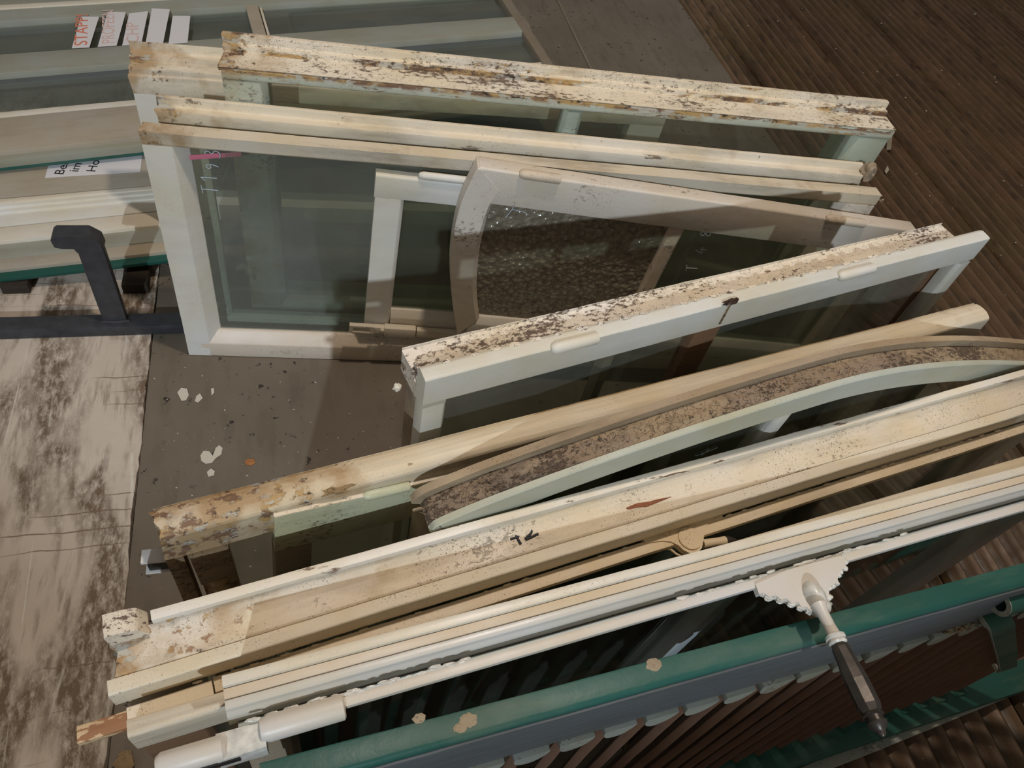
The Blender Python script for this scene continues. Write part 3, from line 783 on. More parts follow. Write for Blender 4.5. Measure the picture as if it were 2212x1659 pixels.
# ---- T : arched casement with hammered glass
M['T_paint'] = paint('creamy rose paint', (.70, .63, .55), dirt=.25, speck=.4, crack=.2)
fT = stand('arched_window_sash', (1040, 340), (1966, 478), .635, .572, 2.7, 'arched cream casement with hammered glass, standing on its side before the big window', 'window', W=.56)
Lx = fT.L; yf = -.038
def crv(f, pts, y, n=40):
    q = [Vector((*f.at(u, v, y), 0)) for u, v in pts]
    out = []
    for i in range(len(q) - 1):
        p0 = q[max(i - 1, 0)]; p1 = q[i]; p2 = q[i + 1]; p3 = q[min(i + 2, len(q) - 1)]
        for k in range(8):
            t = k / 8
            out.append(.5 * ((2 * p1) + (p2 - p0) * t + (2 * p0 - 5 * p1 + 4 * p2 - p3) * t * t + (3 * p1 - p0 - 3 * p2 + p3) * t ** 3))
    out.append(q[-1]); return out
outer = crv(fT, [(1040, 351), (1016, 395), (990, 460), (975, 540), (973, 600), (978, 660), (988, 722)], yf)
inner = crv(fT, [(1084, 420), (1062, 452), (1046, 500), (1036, 550), (1031, 600), (1031, 645), (1036, 690)], yf)
def arch_band(bm, outer, inner, yf, yb, bev):
    rings = []
    for a, b in zip(outer, inner):
        d = (b - a).normalized()
        sec = [(a, yb), (a, yf + .002), (a + d * .002, yf), (b - d * bev, yf), (b, yf + bev), (b, yb)]
        rings.append([bm.verts.new((p.x, y, p.y)) for p, y in sec])
    n = len(rings[0])
    for i in range(len(rings) - 1):
        for k in range(n): bm.faces.new((rings[i][k], rings[i][(k + 1) % n], rings[i + 1][(k + 1) % n], rings[i + 1][k]))
    bm.faces.new(rings[0]); bm.faces.new(rings[-1][::-1])
ztop = fT.W - .002
for p in outer: p.y = min(p.y, ztop)
bm = bmesh.new(); arch_band(bm, outer, inner, yf, 0, .010); fT.part('arched_stile', bm, 'T_paint')
yf += .0008; z1 = fT.W; zf = fT.at(1084, 420, yf)[1]; zf2 = fT.at(1740, 540, yf)[1]; zf = min(zf, zf2 + .01)
xo = outer[0].x
rail_x(fT, 'top_rail', [(yf, z1 - .003), (yf + .003, z1), (0, z1), (0, zf + .01), (yf + .010, zf), (yf, zf + .001)], 'T_paint', xo, Lx)
# fill wedge where the arch meets the top rail
zbt = outer[-1].y
bm = bmesh.new()
iz = inner[-1].y
rail_x(fT, 'bottom_rail', [(yf, zbt), (0, zbt), (0, iz), (yf + .012, iz), (yf, iz - .018)], 'cream_clean', outer[-1].x + .02, Lx)
xm0, _ = fT.at(1452, 480, yf + .01); xm1, _ = fT.at(1484, 485, yf + .01)
member_z(fT, 'mullion', 'pinkish', xm0, xm1, yf + .004, -.012, iz - .005, zf + .004, .006, 2)
xe = Lx - .06
member_z(fT, 'right_stile', 'pinkish', xe, Lx, yf, 0, iz, zf, .006, -1)
# hammered pane following the arch
yg = -.020
bm = bmesh.new(); pts = [(p.x + .0, p.y) for p in inner]
vs = [bm.verts.new((x - .004, yg, z)) for x, z in pts] + [bm.verts.new((xm0 + .003, yg, iz - .005)), bm.verts.new((xm0 + .003, yg, zf + .006)), bm.verts.new((pts[0][0], yg, zf + .006))]
vb = [bm.verts.new((v.co.x, yg + .004, v.co.z)) for v in vs]
bm.faces.new(vs); bm.faces.new(vb[::-1])
for i in range(len(vs)): bm.faces.new((vs[i], vb[i], vb[(i + 1) % len(vs)], vs[(i + 1) % len(vs)]))
fT.part('hammered_pane', bm, 'hammered', label='hammered textured glass pane')
pane(fT, xm1 - .003, xe + .005, yg, iz - .005, zf + .006, 'glass_dark')
for ch, du, dv in (('8', 1538, 512), ('4', 1528, 548), ('T', 1508, 586)):
    x_, z_ = fT.at(du, dv, yg - .003)
    glyphs(fT, GL[ch], x_ - .004, z_, yg - .003, .026, 'chalk', fT.root, 'chalk_mark', (-.25, 1), (-1, -.1), .0008)
x_, z_ = fT.at(1092, 470, yg - .004)
glyphs(fT, [[(0, 0), (.2, .5), (.35, .9), (.4, 1.3)], [(.3, .8), (1.2, .72), (1.5, .6)]], x_, z_, yg - .004, .028, 'chalk', fT.root, 'chalk_mark', (1, 0), (0, 1), .0009)
for (ua, va, ub) in ((1127, 358, 1216), (1790, 464, 1873)):
    x0, z0 = fT.at(ua, va, yf); x1, _ = fT.at(ub, va + 14, yf)
    hinge(fT, x0, x1, yf + .002, z1 - .001, .010, 'pinkish')

KS = 1.0; HB = 0.706
# ---- C : white weathered double sash
fC = stand('window_sash', (869, 752), (2036, 482), .56, .56, 1.5, 'weathered white double sash standing slantwise, front face pale grey with two pin hinges', 'window')
Lx = fC.L; u = 1200
pr = fC.profile(u, [('L', 674), ('D', 678), ('L', 733), ('D', 739), ('L', 747)], 0, fC.W)
yf = pr[-1][0]; zt = pr[-1][1]
zf = fC.at(u, 806, yf)[1]
rail_x(fC, 'top_rail', pr[:-1] + [(pr[-2][0] - .012, pr[-2][1]), (pr[-2][0] - .012, zt - .04), (0, zt - .04)], 'C_top', 0, Lx, rough_end=.006, amp=.0012)
y2 = pr[-2][0] - .012
yff = y2 - .032
zf = fC.at(u, 808, yff)[1]; zt2 = fC.at(u, 752, yff)[1]
rail_x(fC, 'front_top_rail', [(y2, zt2 - .002), (y2, zf), (yff + .014, zf - .0), (yff, zf + .010), (yff, zt2 - .002), (yff + .004, zt2), (y2 - .008, zt2 + .002)], 'C_face', .0, Lx + .03, amp=.0009)
xs1 = fC.at(962, 900, yff)[0]
member_z(fC, 'left_stile', 'C_face', 0.001, xs1, yff, y2, 0, zf + .002, .006, 1)
member_z(fC, 'back_left_stile', 'grubby', 0.012, xs1 - .01, y2 + .002, -.002, 0, zt - .04)
xr0 = fC.at(2000, 600, yff)[0]
member_z(fC, 'right_stile', 'C_face', Lx + .03 - xs1 * .9, Lx + .03, yff, y2, 0, zf + .002, .008, -1)
member_z(fC, 'back_right_stile', 'brownwood', Lx - .14, Lx, y2 + .004, -.002, 0, zt - .04, .006, -1)
for ua, ub in ((1506, 1566),):
    xa = fC.at(ua, 716, yff + .004)[0]; xb = fC.at(ub, 704, yff + .004)[0]
    member_z(fC, 'mullion', 'brownwood', xa, xb, yff + .006, y2 - .002, .06, zf + .004, .008, 1)
xa = fC.at(1285, 800, y2 + .02)[0]
member_z(fC, 'putty_bar', 'grubby', xa, xa + .02, y2 + .004, y2 + .03, .06, zt - .04)
xa = fC.at(1885, 625, y2 + .02)[0]
member_z(fC, 'back_mullion', 'dimwood', xa, xa + .055, y2 + .004, y2 + .03, .06, zt - .04, .008, 2)
rail_x(fC, 'bottom_rail', [(yff, 0), (y2, 0), (y2, .06), (yff, .06)], 'C_face', xs1, Lx)
rail_x(fC, 'back_bottom_rail', [(y2 + .003, 0), (0, 0), (0, .06), (y2 + .003, .06)], 'grubby', xs1, Lx)
pane(fC, xs1 - .004, Lx - .06, y2 - .008, .05, zf + .002, 'glass'); pane(fC, xs1 - .004, Lx - .06, -.03, .05, zt - .03, 'glass_dark')
for (ua, va, ub, vb) in ((1192, 752, 1291, 728), (1816, 592, 1890, 574)):
    x0, z0 = fC.at(ua, va, yff); x1, _ = fC.at(ub, vb, yff)
    hinge(fC, x0, x1, yff + .001, zt2 - .002, .011, 'white')
bm = bmesh.new(); q = fC.at(868, 848, yff); blob(bm, (q[0] - .003, yff + .012, q[1]), .006, sq=(1, 1, 1.2), amp=.6); fC.part('paint_blob', bm, 'white')
bm = bmesh.new(); box(bm, .005, .09, y2 - .004, y2 + .028, pr[2][1] - .0, pr[2][1] + .012, .003, .0015); fC.part('corner_block', bm, 'C_top')
bm = bmesh.new()
for i in range(26):
    x_ = .05 + i * .042 + random.uniform(-.01, .01); blob(bm, (x_, y2 - .006, zt2 + .002), random.uniform(.003, .006), sq=(2.2, 1, .6), amp=.5)
fC.part('paint_drips', bm, 'C_top', kind='stuff')

# knot hole with dark run below it
bm = bmesh.new(); q = fC.at(1578, 656, yff); blob(bm, (q[0], yff + .002, q[1] + .003), .010, sq=(1.7, .5, .6), amp=.9); fC.part('knot_hole', bm, simple('burnt brown', (.045, .022, .012), .6), label='dark knot hole in the top edge')
bm = bmesh.new(); box(bm, q[0] - .003, q[0] + .003, yff - .0008, yff + .002, q[1] - .055, q[1] - .004, .0004, .0008); fC.part('rust_run', bm, 'rotwood')
for (a_, b_) in ((1262, 716), (1860, 560)):
    x_, y_ = fC.atz(a_, b_, pr[2][1]); bm = bmesh.new(); box(bm, x_ - .05, x_ + .05, y_ - .010, y_ + .012, pr[2][1] - .004, pr[2][1] + .0016, .001, .0004); fC.part('hinge_mortise', bm, 'B1')
# ---- D : round topped ivory sash
fD = stand('window_sash', (330, 1094), (2106, 650), .475, .49, 3, 'ivory sash with rounded top edge and rotten left end, reaching to the ribbed decking', 'window')
Lx = fD.L
wd = -fD.atz(1000, 990, fD.W)[1]; wd = .052
z1 = fD.W
poly = [(-.002, z1 - .004)] + [(-wd * (.5 - .5 * math.cos(a)), z1 - .012 + .012 * math.sin(a)) for a in [math.pi * k / 8 for k in range(0, 9)]] + [(-wd, z1 - .070), (-wd + .02, z1 - .078), (0, z1 - .078)]
rail_x(fD, 'top_rail', poly, 'D_top', 0, Lx, r=.001, amp=.0012, rough_end=.012)
member_z(fD, 'left_stile', 'D_top', .03, .085, -wd + .004, -.004, 0, z1 - .078, .018, 2)
member_z(fD, 'end_strip', 'rotwood', -.004, .022, -wd + .006, -.012, 0, z1 - .06, .0, 2, r=.005)
member_z(fD, 'right_stile', 'grubby', Lx - .08, Lx - .01, -wd + .004, -.004, 0, z1 - .078)
rail_x(fD, 'bottom_rail', [(-wd, 0), (0, 0), (0, .05), (-wd, .05)], 'cream', .085, Lx - .08)
pane(fD, .08, Lx - .075, -.028, .04, z1 - .07, 'glass_dark')
bm = bmesh.new(); box(bm, .030, .086, -wd - .004, -wd + .006, z1 - .17, z1 - .070, .005, .002); fD.part('rotten_patch', bm, 'rotwood')

bm = bmesh.new(); q = fD.at(722, 1028, -wd * .75); blob(bm, (q[0], -wd * .8, z1 - .010), .020, sq=(1.8, .6, .35), amp=.35); fD.part('rot_patch', bm, 'rotwood')
# white plastic clip sticking out past D's left end
fk = Fr('plastic_clip', P(345, 1225, .36 + HB) , e1, Vector((0, 0, 1)), 'small white plastic clip sticking out beside the rotten left end of the ivory sash', 'clip')
bm = bmesh.new(); box(bm, -.022, .03, -.002, .020, .018, .024, .001, 0); box(bm, -.022, .03, -.002, .020, -.018, -.014, .001, 0); box(bm, -.022, .03, .016, .020, -.014, .018, .001, 0)
fk.part('shell', bm, simple('white plastic', (.72, .68, .64), .4))
bm = bmesh.new(); box(bm, -.016, .03, .001, .0155, -.012, .012, .001, 0); fk.part('inner_block', bm, 'dark_plastic')

# ---- E1 : small mint sash behind the arch
fE1 = stand('window_sash', (583, 1077), (1084, 966), .465, .44, 2, 'short yellowish mint sash wedged between the rounded ivory sash and the arched one', 'window')
Lx = fE1.L
pr = fE1.profile(700, [('L', 1060), ('D', 1064), ('L', 1093)], 0, fE1.W)
yf = pr[-1][0]; zf = fE1.at(700, 1166, yf)[1]
ZB = fE1.W - .40
rail_x(fE1, 'top_rail', pr[:-1] + [(yf, pr[-1][1]), (yf + .002, pr[-1][1] - .006), (0, pr[-1][1] - .006)], 'cream', 0, Lx, rough_end=.003)
bm = bmesh.new(); prism(bm, [(yf, pr[-1][1] - .0015), (yf, zf), (yf + .02, zf), (yf + .02, pr[-1][1] - .008), (yf+.01, pr[-1][1] - .008)], 'x', 0, Lx, .002, .02, .0008); fE1.part('face_rail', bm, 'mint_y')
xs1 = fE1.at(672, 1215, yf + .002)[0]
member_z(fE1, 'left_stile', 'grubby', .0, max(xs1, .06), yf + .003, -.002, .06, zf - .001, .0)
member_z(fE1, 'right_stile', 'grubby', Lx - .06, Lx, yf + .003, -.002, .06, zf - .001, .0)
rail_x(fE1, 'bottom_rail', [(yf, 0), (-.002, 0), (-.002, .06), (yf, .06)], 'grubby', 0, Lx)
pane(fE1, .055, Lx - .055, yf * .5, .05, zf + .02, 'glass_dark')
x0, z0 = fE1.at(786, 1068, yf); x1, _ = fE1.at(886, 1048, yf)
hinge(fE1, x0, x1, yf + .003, pr[-1][1] - .004, .009, 'mint_y')

# ---- E : arched sash with rough putty top
Dm = fD.e
eE = Vector((1, .41, 0)).normalized()
O_ = Vector((.0, .574, 0))
fE = Fr('arched_window_sash', O_, eE, Vector((0, 0, 1)), 'arched sash with rough brown putty along its curved top and pale mint face', 'window')
oE = crv(fE, [(884, 1072), (910, 1050), (1000, 1012), (1080, 982), (1240, 926), (1400, 873), (1550, 826), (1700, 782), (1830, 748), (1960, 729), (2090, 725), (2212, 734), (2330, 752)], 0)
ledge = .054
def off(c, d):
    out = []
    for i, p in enumerate(c):
        t = (c[min(i + 1, len(c) - 1)] - c[max(i - 1, 0)]).normalized(); out.append(p + Vector((t.y, -t.x, 0)) * d)
    return out
bm = bmesh.new()
def sweep(bm, rings):
    rr = [[bm.verts.new(p) for p in r_] for r_ in rings]; n = len(rr[0])
    for i in range(len(rr) - 1):
        for k in range(n): bm.faces.new((rr[i][k], rr[i][(k + 1) % n], rr[i + 1][(k + 1) % n], rr[i + 1][k]))
    bm.faces.new(rr[0]); bm.faces.new(rr[-1][::-1])
def dense(c, m=3):
    out = []
    for i in range(len(c) - 1):
        for k in range(m): out.append(c[i].lerp(c[i + 1], k / m))
    out.append(c[-1]); return out
oD = dense(oE)
o1 = off(oD, .004); o2 = off(oD, .030)
sweep(bm, [[(a.x, 0, a.y), (a.x, -.014, a.y), (b.x, -.014, b.y), (b.x, 0, b.y)] for a, b in zip(oD, o2)])
fE.part('back_rim', bm, 'E_rim')
bm = bmesh.new(); rings = []
oc = off(oD, .016); oc2 = off(oD, .040)
for i, (a, b) in enumerate(zip(oc, oc2)):
    r_ = []
    for k in range(9):
        y = -.0145 - (ledge - .0145) * k / 8
        n_ = .0035 * noise.noise(Vector((a.x * 30, y * 60, 1))) + .0025 * noise.noise(Vector((a.x * 90, y * 150, 4)))
        r_.append((a.x, y, a.y + (n_ if 0 < k < 8 else -.001)))
    r_ += [(b.x, -ledge, b.y), (b.x, -.0145, b.y)]
    rings.append(r_)
sweep(bm, rings); fE.part('putty_bed', bm, 'E_top')
fo = off(oD, .0155); fi = off(oD, .076)
bm = bmesh.new(); arch_band(bm, [Vector((p.x, p.y, 0)) for p in fo], [Vector((p.x, p.y, 0)) for p in fi], -ledge - .012, -ledge - .0005, .006)
M['E_face'] = paint('pale mint paint', (.50, .53, .47), dirt=.35, speck=.6, dirtcol=(.30, .30, .18))
fE.part('arched_face', bm, 'E_face')
xL = fo[0].x; zL = fi[0].y
member_z(fE, 'left_stile', 'grubby', xL - .006, xL + .055, -ledge - .008, -.002, .0, zL - .004, .008, 1)
xm = fE.at(1690, 900, -ledge)[0]; zz = min(fi, key=lambda p: abs(p.x - xm)).y
member_z(fE, 'mullion', 'C_face', xm - .012, xm + .022, -ledge - .004, -ledge + .03, .04, zz + .004, .008, 2)
bm = bmesh.new(); vs = [bm.verts.new((p.x, -ledge + .012, p.y)) for p in fi[::3]] + [bm.verts.new((fi[-1].x, -ledge + .012, .05)), bm.verts.new((fi[0].x, -ledge + .012, .05))]
vb = [bm.verts.new((v.co.x, -ledge + .016, v.co.z)) for v in vs]; bm.faces.new(vs); bm.faces.new(vb[::-1])
for i in range(len(vs)): bm.faces.new((vs[i], vb[i], vb[(i + 1) % len(vs)], vs[(i + 1) % len(vs)]))
fE.part('glass_pane', bm, 'glass_dark')
rail_x(fE, 'bottom_rail', [(-ledge - .008, 0), (0, 0), (0, .06), (-ledge - .008, .06)], 'grubby', xL + .055, fi[-1].x)
x_, z_ = fE.at(1500, 985, -ledge + .011)
glyphs(fE, [[(0, .1), (.3, 0), (1.6, .35)], [(.6, -.2), (.9, .5)]], x_, z_, -ledge + .010, .03, 'chalk', fE.root, 'chalk_mark', (1, 0), (0, 1), .0006)
bm = bmesh.new()
for i in range(150):                                        # dirt tufts in the putty
    k = random.randrange(4, len(oc) - 4); p = oc[k]; y = random.uniform(-ledge + .006, -.02)
    blobr = random.uniform(.0012, .0032)
    q = Vector((p.x, y, p.y + .002)); d = Vector((random.uniform(-1, 1), random.uniform(-1, 1), random.uniform(0, .5))).normalized() * random.uniform(.004, .014)
    tube(bm, [q, q + d * .5 + Vector((0, 0, .002)), q + d], [.0006, .0005, .0002], 5)
fE.part('dirt_tufts', bm, 'rotwood', kind='stuff')

# ---- F : broad speckled sash marked T2
fF = stand('window_sash', (232, 1343), (2300, 773), .463, .463, 0, 'broad speckled cream sash marked T2, espagnolette bar and lever housing along its front', 'window')
Lx = fF.L; u = 1000
pr = fF.profile(u, [('L', 1152), ('D', 1158)], 0, fF.W)
yr, zr_ = pr[-1]
zr2 = zr_ - .008; yflat = fF.atz(u, 1236, zr2 - .010)[1]
M['F_rim2'] = M['F_rim']
rail_x(fF, 'back_rim', [(0, fF.W), (pr[1][0], fF.W), (pr[1][0], zr_ - .014), (0, zr_ - .014)], 'F_rim', .052, Lx, amp=.001)
ycv = [yr, yr - .004, yr - .011, yr - .020, yr - .031]; zcv = [zr_, zr_ - .007, zr_ - .013, zr_ - .0165, zr_ - .018]
poly = list(zip(ycv, zcv)) + [(yflat + .003, zr2 - .0105), (yflat, zr2 - .013)]
yf2 = fF.atz(u, 1268, zr2 - .012)[1]
poly2 = poly + [(yflat, zr2 - .016), (yflat, zr2 - .06), (yr, zr2 - .06)]
rail_x(fF, 'top_rail', poly2, 'F_top', 0, Lx, r=.001, amp=.0009, rough_end=.010)
M['F_band'] = paint('pale speckled band paint', (.76, .70, .60), dirt=.2, speck=.9)
zF1 = fF.at(u, 1289, yf2)[1]
rail_x(fF, 'front_rail', [(yflat - .0005, zr2 - .012), (yflat - .0005, zr2 - .05), (yf2 + .006, zr2 - .05), (yf2, zF1), (yf2, zr2 - .013), (yf2 + .002, zr2 - .011)], 'F_band', -.012, Lx, amp=.0008)
member_z(fF, 'left_stile', 'cream', .0, .09, yf2 + .004, yr, .0, zr2 - .062, .01, 1)
member_z(fF, 'right_stile', 'cream', Lx - .09, Lx, yf2 + .004, yr, .0, zr2 - .062, .01, -1)
rail_x(fF, 'bottom_rail', [(yf2 + .004, 0), (yr, 0), (yr, .06), (yf2 + .004, .06)], 'cream', .09, Lx - .09)
pane(fF, .085, Lx - .085, (yf2 + yr) / 2, .055, zr2 - .055, 'glass_dark')
# rotten chunk standing at the left end
bm = bmesh.new(); prism(bm, [(-.002, fF.W - .020), (.047, fF.W - .020), (.036, fF.W + .006), (.018, fF.W + .012), (-.004, fF.W + .012)], 'y', -.026, .006, .004, .004, .002, 3.1)
fF.part('broken_end_block', bm, 'C_top')
# T2 mark painted in black
xk, yk = fF.atz(1092, 1168, zr2 - .010)
bm = bmesh.new()
def flatstroke(bm, pts, z, w_):
    pts = [Vector(p) for p in pts]
    for _ in range(2):
        if len(pts) > 2:
            q = [pts[0]]
            for i in range(len(pts) - 1): q += [pts[i].lerp(pts[i + 1], .25), pts[i].lerp(pts[i + 1], .75)]
            q.append(pts[-1]); pts = q
    tube(bm, [(p.x, p.y, z) for p in pts], w_, 8, flat=.8)
def pxs(lst, z): return [fF.atz(a, b, z) for a, b in lst]
zt_ = zr2 - .0098
for st in ([(1087, 1163), (1100, 1158), (1116, 1149)], [(1102, 1166), (1120, 1160)], [(1110, 1152), (1116, 1162), (1125, 1176)], [(1128, 1151), (1138, 1143), (1149, 1146), (1146, 1155), (1132, 1166), (1140, 1165), (1162, 1154)]):
    flatstroke(bm, pxs(st, zt_), zt_ + .0016, .0021)
fF.part('painted_mark', bm, 'ink')
# bare wood wound
bm = bmesh.new(); q = pxs([(1352, 1098), (1375, 1088), (1400, 1085), (1418, 1080), (1450, 1074), (1420, 1086), (1398, 1094), (1375, 1097), (1356, 1101)], zt_)
vs = [bm.verts.new((a, b, zt_ + .0016)) for a, b in q]; vb = [bm.verts.new((a, b, zt_ - .002)) for a, b in q]
bm.faces.new(vs); bm.faces.new(vb[::-1])
for i in range(len(vs)): bm.faces.new((vs[i], vb[i], vb[(i + 1) % len(vs)], vs[(i + 1) % len(vs)]))
fF.part('bare_wood_gouge', bm, simple('raw red brown wood', (.24, .08, .035), .8, 0, 150))
# espagnolette bar in front
zb = fF.at(u, 1292, yf2 - .002)[1]; yb0 = yf2 - .002; yb1 = fF.atz(u, 1330, zb)[1]
xb0 = fF.atz(272, 1502, zb)[0]; xb1 = fF.atz(462, 1476, zb)[0]; xb2 = fF.atz(600, 1440, zb)[0]
def bar(name, x0, x1, ya, yb, z0, z1, mat, r=.003, amp=.0008):
    bm = bmesh.new(); box(bm, x0, x1, ya, yb, z0, z1, r, amp, x0); return fF.part(name, bm, mat)
bar('locking_bar', xb1, Lx, yb1 + .004, yb0, zb - .014, zb, 'F_bar')
bar('bar_guide', xb0, xb1 - .002, yb1 - .012, yb0 - .004, zb - .020, zb + .003, 'cream', .004, .0014)
bar('bar_tip', xb0 - .060, xb0, yb1 - .004, yb0 - .006, zb - .018, zb - .001, 'rust', .006, .0015)
bm = bmesh.new()
for i in range(44):
    x_ = .10 + i * .037 + random.uniform(-.012, .012)
    if .35 < x_ < .9 and random.random() < .6: continue
    blob(bm, (x_, yf2 - .004, zb + .003), random.uniform(.0012, .0028), sq=(3.2, .8, .7), amp=.5)
fF.part('paint_drips', bm, 'F_bar', kind='stuff')
# lever housing
hz = zb + .003
def outline_prism(f, pts, z0, z1, name, mat, r=.002):
    bm = bmesh.new(); prism(bm, [f.atz(a, b, z1) for a, b in pts], 'z', z0, z1, r, .004, .0003); return f.part(name, bm, mat)
HOUS = outline_prism(fF, [(1388, 1158), (1430, 1146), (1490, 1130), (1560, 1112), (1562, 1118), (1532, 1128), (1522, 1142), (1520, 1165), (1516, 1185), (1505, 1194), (1490, 1195), (1476, 1188), (1466, 1178), (1450, 1170), (1430, 1168), (1394, 1173)], hz - .012, hz, 'lever_housing', 'F_bar')
cx, cy = fF.atz(1490, 1164, hz)
bm = bmesh.new(); prism(bm, [(cx + .021 * math.cos(a), cy + .021 * math.sin(a)) for a in [math.tau * k / 28 for k in range(28)]], 'z', hz - .022, hz + .003, .0008, .004, .0001); fF.part('lever_boss', bm, 'F_bar', HOUS)
bx, by = fF.atz(1516, 1176, hz - .012); tx, ty = fF.atz(1590, 1166, hz - .02)
bm = bmesh.new(); tube(bm, [(bx, by, hz - .010), ((bx * .6 + tx * .4), by * .6 + ty * .4, hz - .012), (bx * .35 + tx * .65, by * .35 + ty * .65, hz - .014)], [.008, .007, .008], 14); sh = fF.part('lever_shaft', bm, 'F_bar')
bm = bmesh.new(); tube(bm, [(bx * .35 + tx * .65, by * .35 + ty * .65, hz - .014), (bx * .25 + tx * .75, by * .25 + ty * .75, hz - .015), (tx, ty, hz - .02)], [.0085, .0078, .002], 12); fF.part('lever_grip', bm, 'bronze', sh)
bm = bmesh.new(); tube(bm, [(*fF.atz(a, b, hz - .014), hz - .016) for a, b in ((1388, 1188), (1405, 1182), (1430, 1181), (1450, 1186), (1462, 1196), (1480, 1202))], .0022, 8); fF.part('spring', bm, 'F_bar')
for a, b in ((1452, 1148), (1487, 1120), (1550, 1100)):
    q = fF.atz(a, b, hz); bm = bmesh.new(); blob(bm, (q[0], q[1], hz), .005, sq=(1, 1, .6), amp=.3); fF.part('screw_head', bm, 'F_bar', HOUS)

# ---- G0 : lower cream sash peeping out below G
fG0 = stand('window_sash', (273, 1553), (2260, 970), .43, .43, 0, 'cream sash half hidden below the grey painted window, left end near rusty bar tip', 'window')
Lx = fG0.L
pr = fG0.profile(330, [('L', 1578), ('D', 1609)], 0, fG0.W)
yf, zf = pr[-1]; yf = max(yf, -.024)
rail_x(fG0, 'top_rail', [(0, fG0.W - .003), (-.004, fG0.W), (yf + .004, fG0.W), (yf, fG0.W - .004), (yf, zf), (0, zf)], 'G_wood', 0, Lx, amp=.0009)
member_z(fG0, 'left_stile', 'brownwood', .004, .09, yf + .002, -.002, 0, zf - .001, .008, 1)
member_z(fG0, 'right_stile', 'brownwood', Lx - .09, Lx, yf + .002, -.002, 0, zf - .001)
rail_x(fG0, 'bottom_rail', [(yf, 0), (0, 0), (0, .05), (yf, .05)], 'brownwood', .09, Lx - .09)
pane(fG0, .085, Lx - .085, yf * .5, .045, zf + .01, 'glass_dark')

# ---- G : grey painted window with ornate handle
fG = stand('window_sash', (478, 1459), (2330, 975), .52, .52, 0, 'glossy grey window with scalloped handle plate and bronze lever, long bar along its front', 'window')
Lx = fG.L; u = 740
pr = fG.profile(u, [('L', 1415), ('D', 1418), ('L', 1442)], 0, fG.W)
y1_, z1_ = pr[1][0], fG.W; y2_, z2_ = pr[-1]
y3_ = fG.atz(u, 1468, z2_ - .004)[1]; z4_ = fG.at(u, 1497, y3_ - .006)[1]
rail_x(fG, 'back_rail', [(0, z1_), (y1_, z1_), (y1_, z2_ - .06), (0, z2_ - .06)], 'G_white', 0, Lx, amp=.0006)
rail_x(fG, 'tan_band', [(y1_ - .0005, z2_), (y2_, z2_), (y2_, z2_ - .06), (y1_ - .0005, z2_ - .06)], 'G_tan', 0, Lx, amp=.0004)
rail_x(fG, 'front_rail', [(y2_ - .0005, z2_), (y2_ - .012, z2_ - .001), (y3_, z2_ - .006), (y3_ - .006, z2_ - .014), (y3_ - .007, z4_), (y3_, z4_ - .006), (y2_ - .0005, z4_ - .006)], 'G_grey', .0, Lx, r=.0035, amp=.0005)
yG = y3_ - .007
bm = bmesh.new(); box(bm, 0.01, Lx, yG - .010, yG - .0005, z4_ - .010, z4_ + .010, .004, .0006); fG.part('blue_moulding', bm, 'G_blue')  # moulding coloured blue for the daylight falling on the front
member_z(fG, 'left_stile', 'grubby', 0.002, .075, yG + .002, -.002, 0, z4_ - .012, .01, 1)
member_z(fG, 'right_stile', 'G_grey', Lx - .075, Lx, yG + .002, -.002, 0, z4_ - .012)
rail_x(fG, 'bottom_rail', [(yG, 0), (0, 0), (0, .06), (yG, .06)], 'G_grey', .075, Lx - .075)
pane(fG, .07, Lx - .07, yG + .025, .055, z4_ - .008, 'glass_dark')
# bar
zB = fG.at(u, 1503, yG - .012)[1]; yB0 = yG - .012; yB1 = fG.atz(u, 1529, zB)[1]
M['G_bar'] = paint('lilac white bar paint', (.66, .63, .60), dirt=.06, speck=.15, rough=.3, bump=.25)
xg0 = fG.atz(742, 1510, zB)[0]; xg1 = fG.atz(1632, 1290, zB)[0]; xg2 = fG.atz(1828, 1208, zB)[0]
def gbar(name, x0, x1, ya, yb, z0, z1, mat='G_bar', r=.003, amp=.0003, **t):
    bm = bmesh.new(); box(bm, x0, x1, ya, yb, z0, z1, r, amp, x0); return fG.part(name, bm, mat, **t)
gbar('locking_bar', xg0, Lx, yB1, yB0, zB - .012, zB)
bm = bmesh.new(); xe0 = fG.atz(560, 1560, zB)[0]
tube(bm, [(xe0, (yB0 + yB1) / 2 - .004, zB - .008), (xe0 + .01, (yB0 + yB1) / 2 - .004, zB - .008), (xg0 - .002, (yB0 + yB1) / 2 - .004, zB - .008), (xg0, (yB0 + yB1) / 2 - .004, zB - .008)], [.013, .016, .016, .013], 16)
fG.part('bar_sleeve', bm, 'G_bar')
xt = fG.atz(332, 1628, zB)[0]; xt2 = fG.atz(485, 1600, zB)[0]
ymid = (yB0 + yB1) / 2 - .006
gbar('bar_guide', xt2 - .01, xe0 + .004, ymid - .020, ymid + .014, zB - .045, zB - .006, 'bead', .006, .002)
bm = bmesh.new(); tube(bm, [(xt, ymid - .004, zB - .012), (xt + .006, ymid - .004, zB - .012), (xt2 - .004, ymid - .004, zB - .012), (xt2, ymid - .004, zB - .012)], [.011, .015, .0155, .012], 16); fG.part('bar_tip', bm, 'G_bar')
bm = bmesh.new(); box(bm, xt + .035, xt + .09, ymid - .0215, ymid - .012, zB - .024, zB - .010, .002); fG.part('keeper_slot', bm, 'dark_plastic')
bm = bmesh.new()
for i in range(90):
    x_ = random.choice([random.uniform(.02, .30), random.uniform(xg1 - .12, xg2 + .14)])
    blob(bm, (x_, yB0 + .001 + random.uniform(-.002, .003), zB - .001), random.uniform(.001, .003), sq=(3.4, .9, .7), amp=.5)
fG.part('paint_drips', bm, 'bead', kind='stuff')
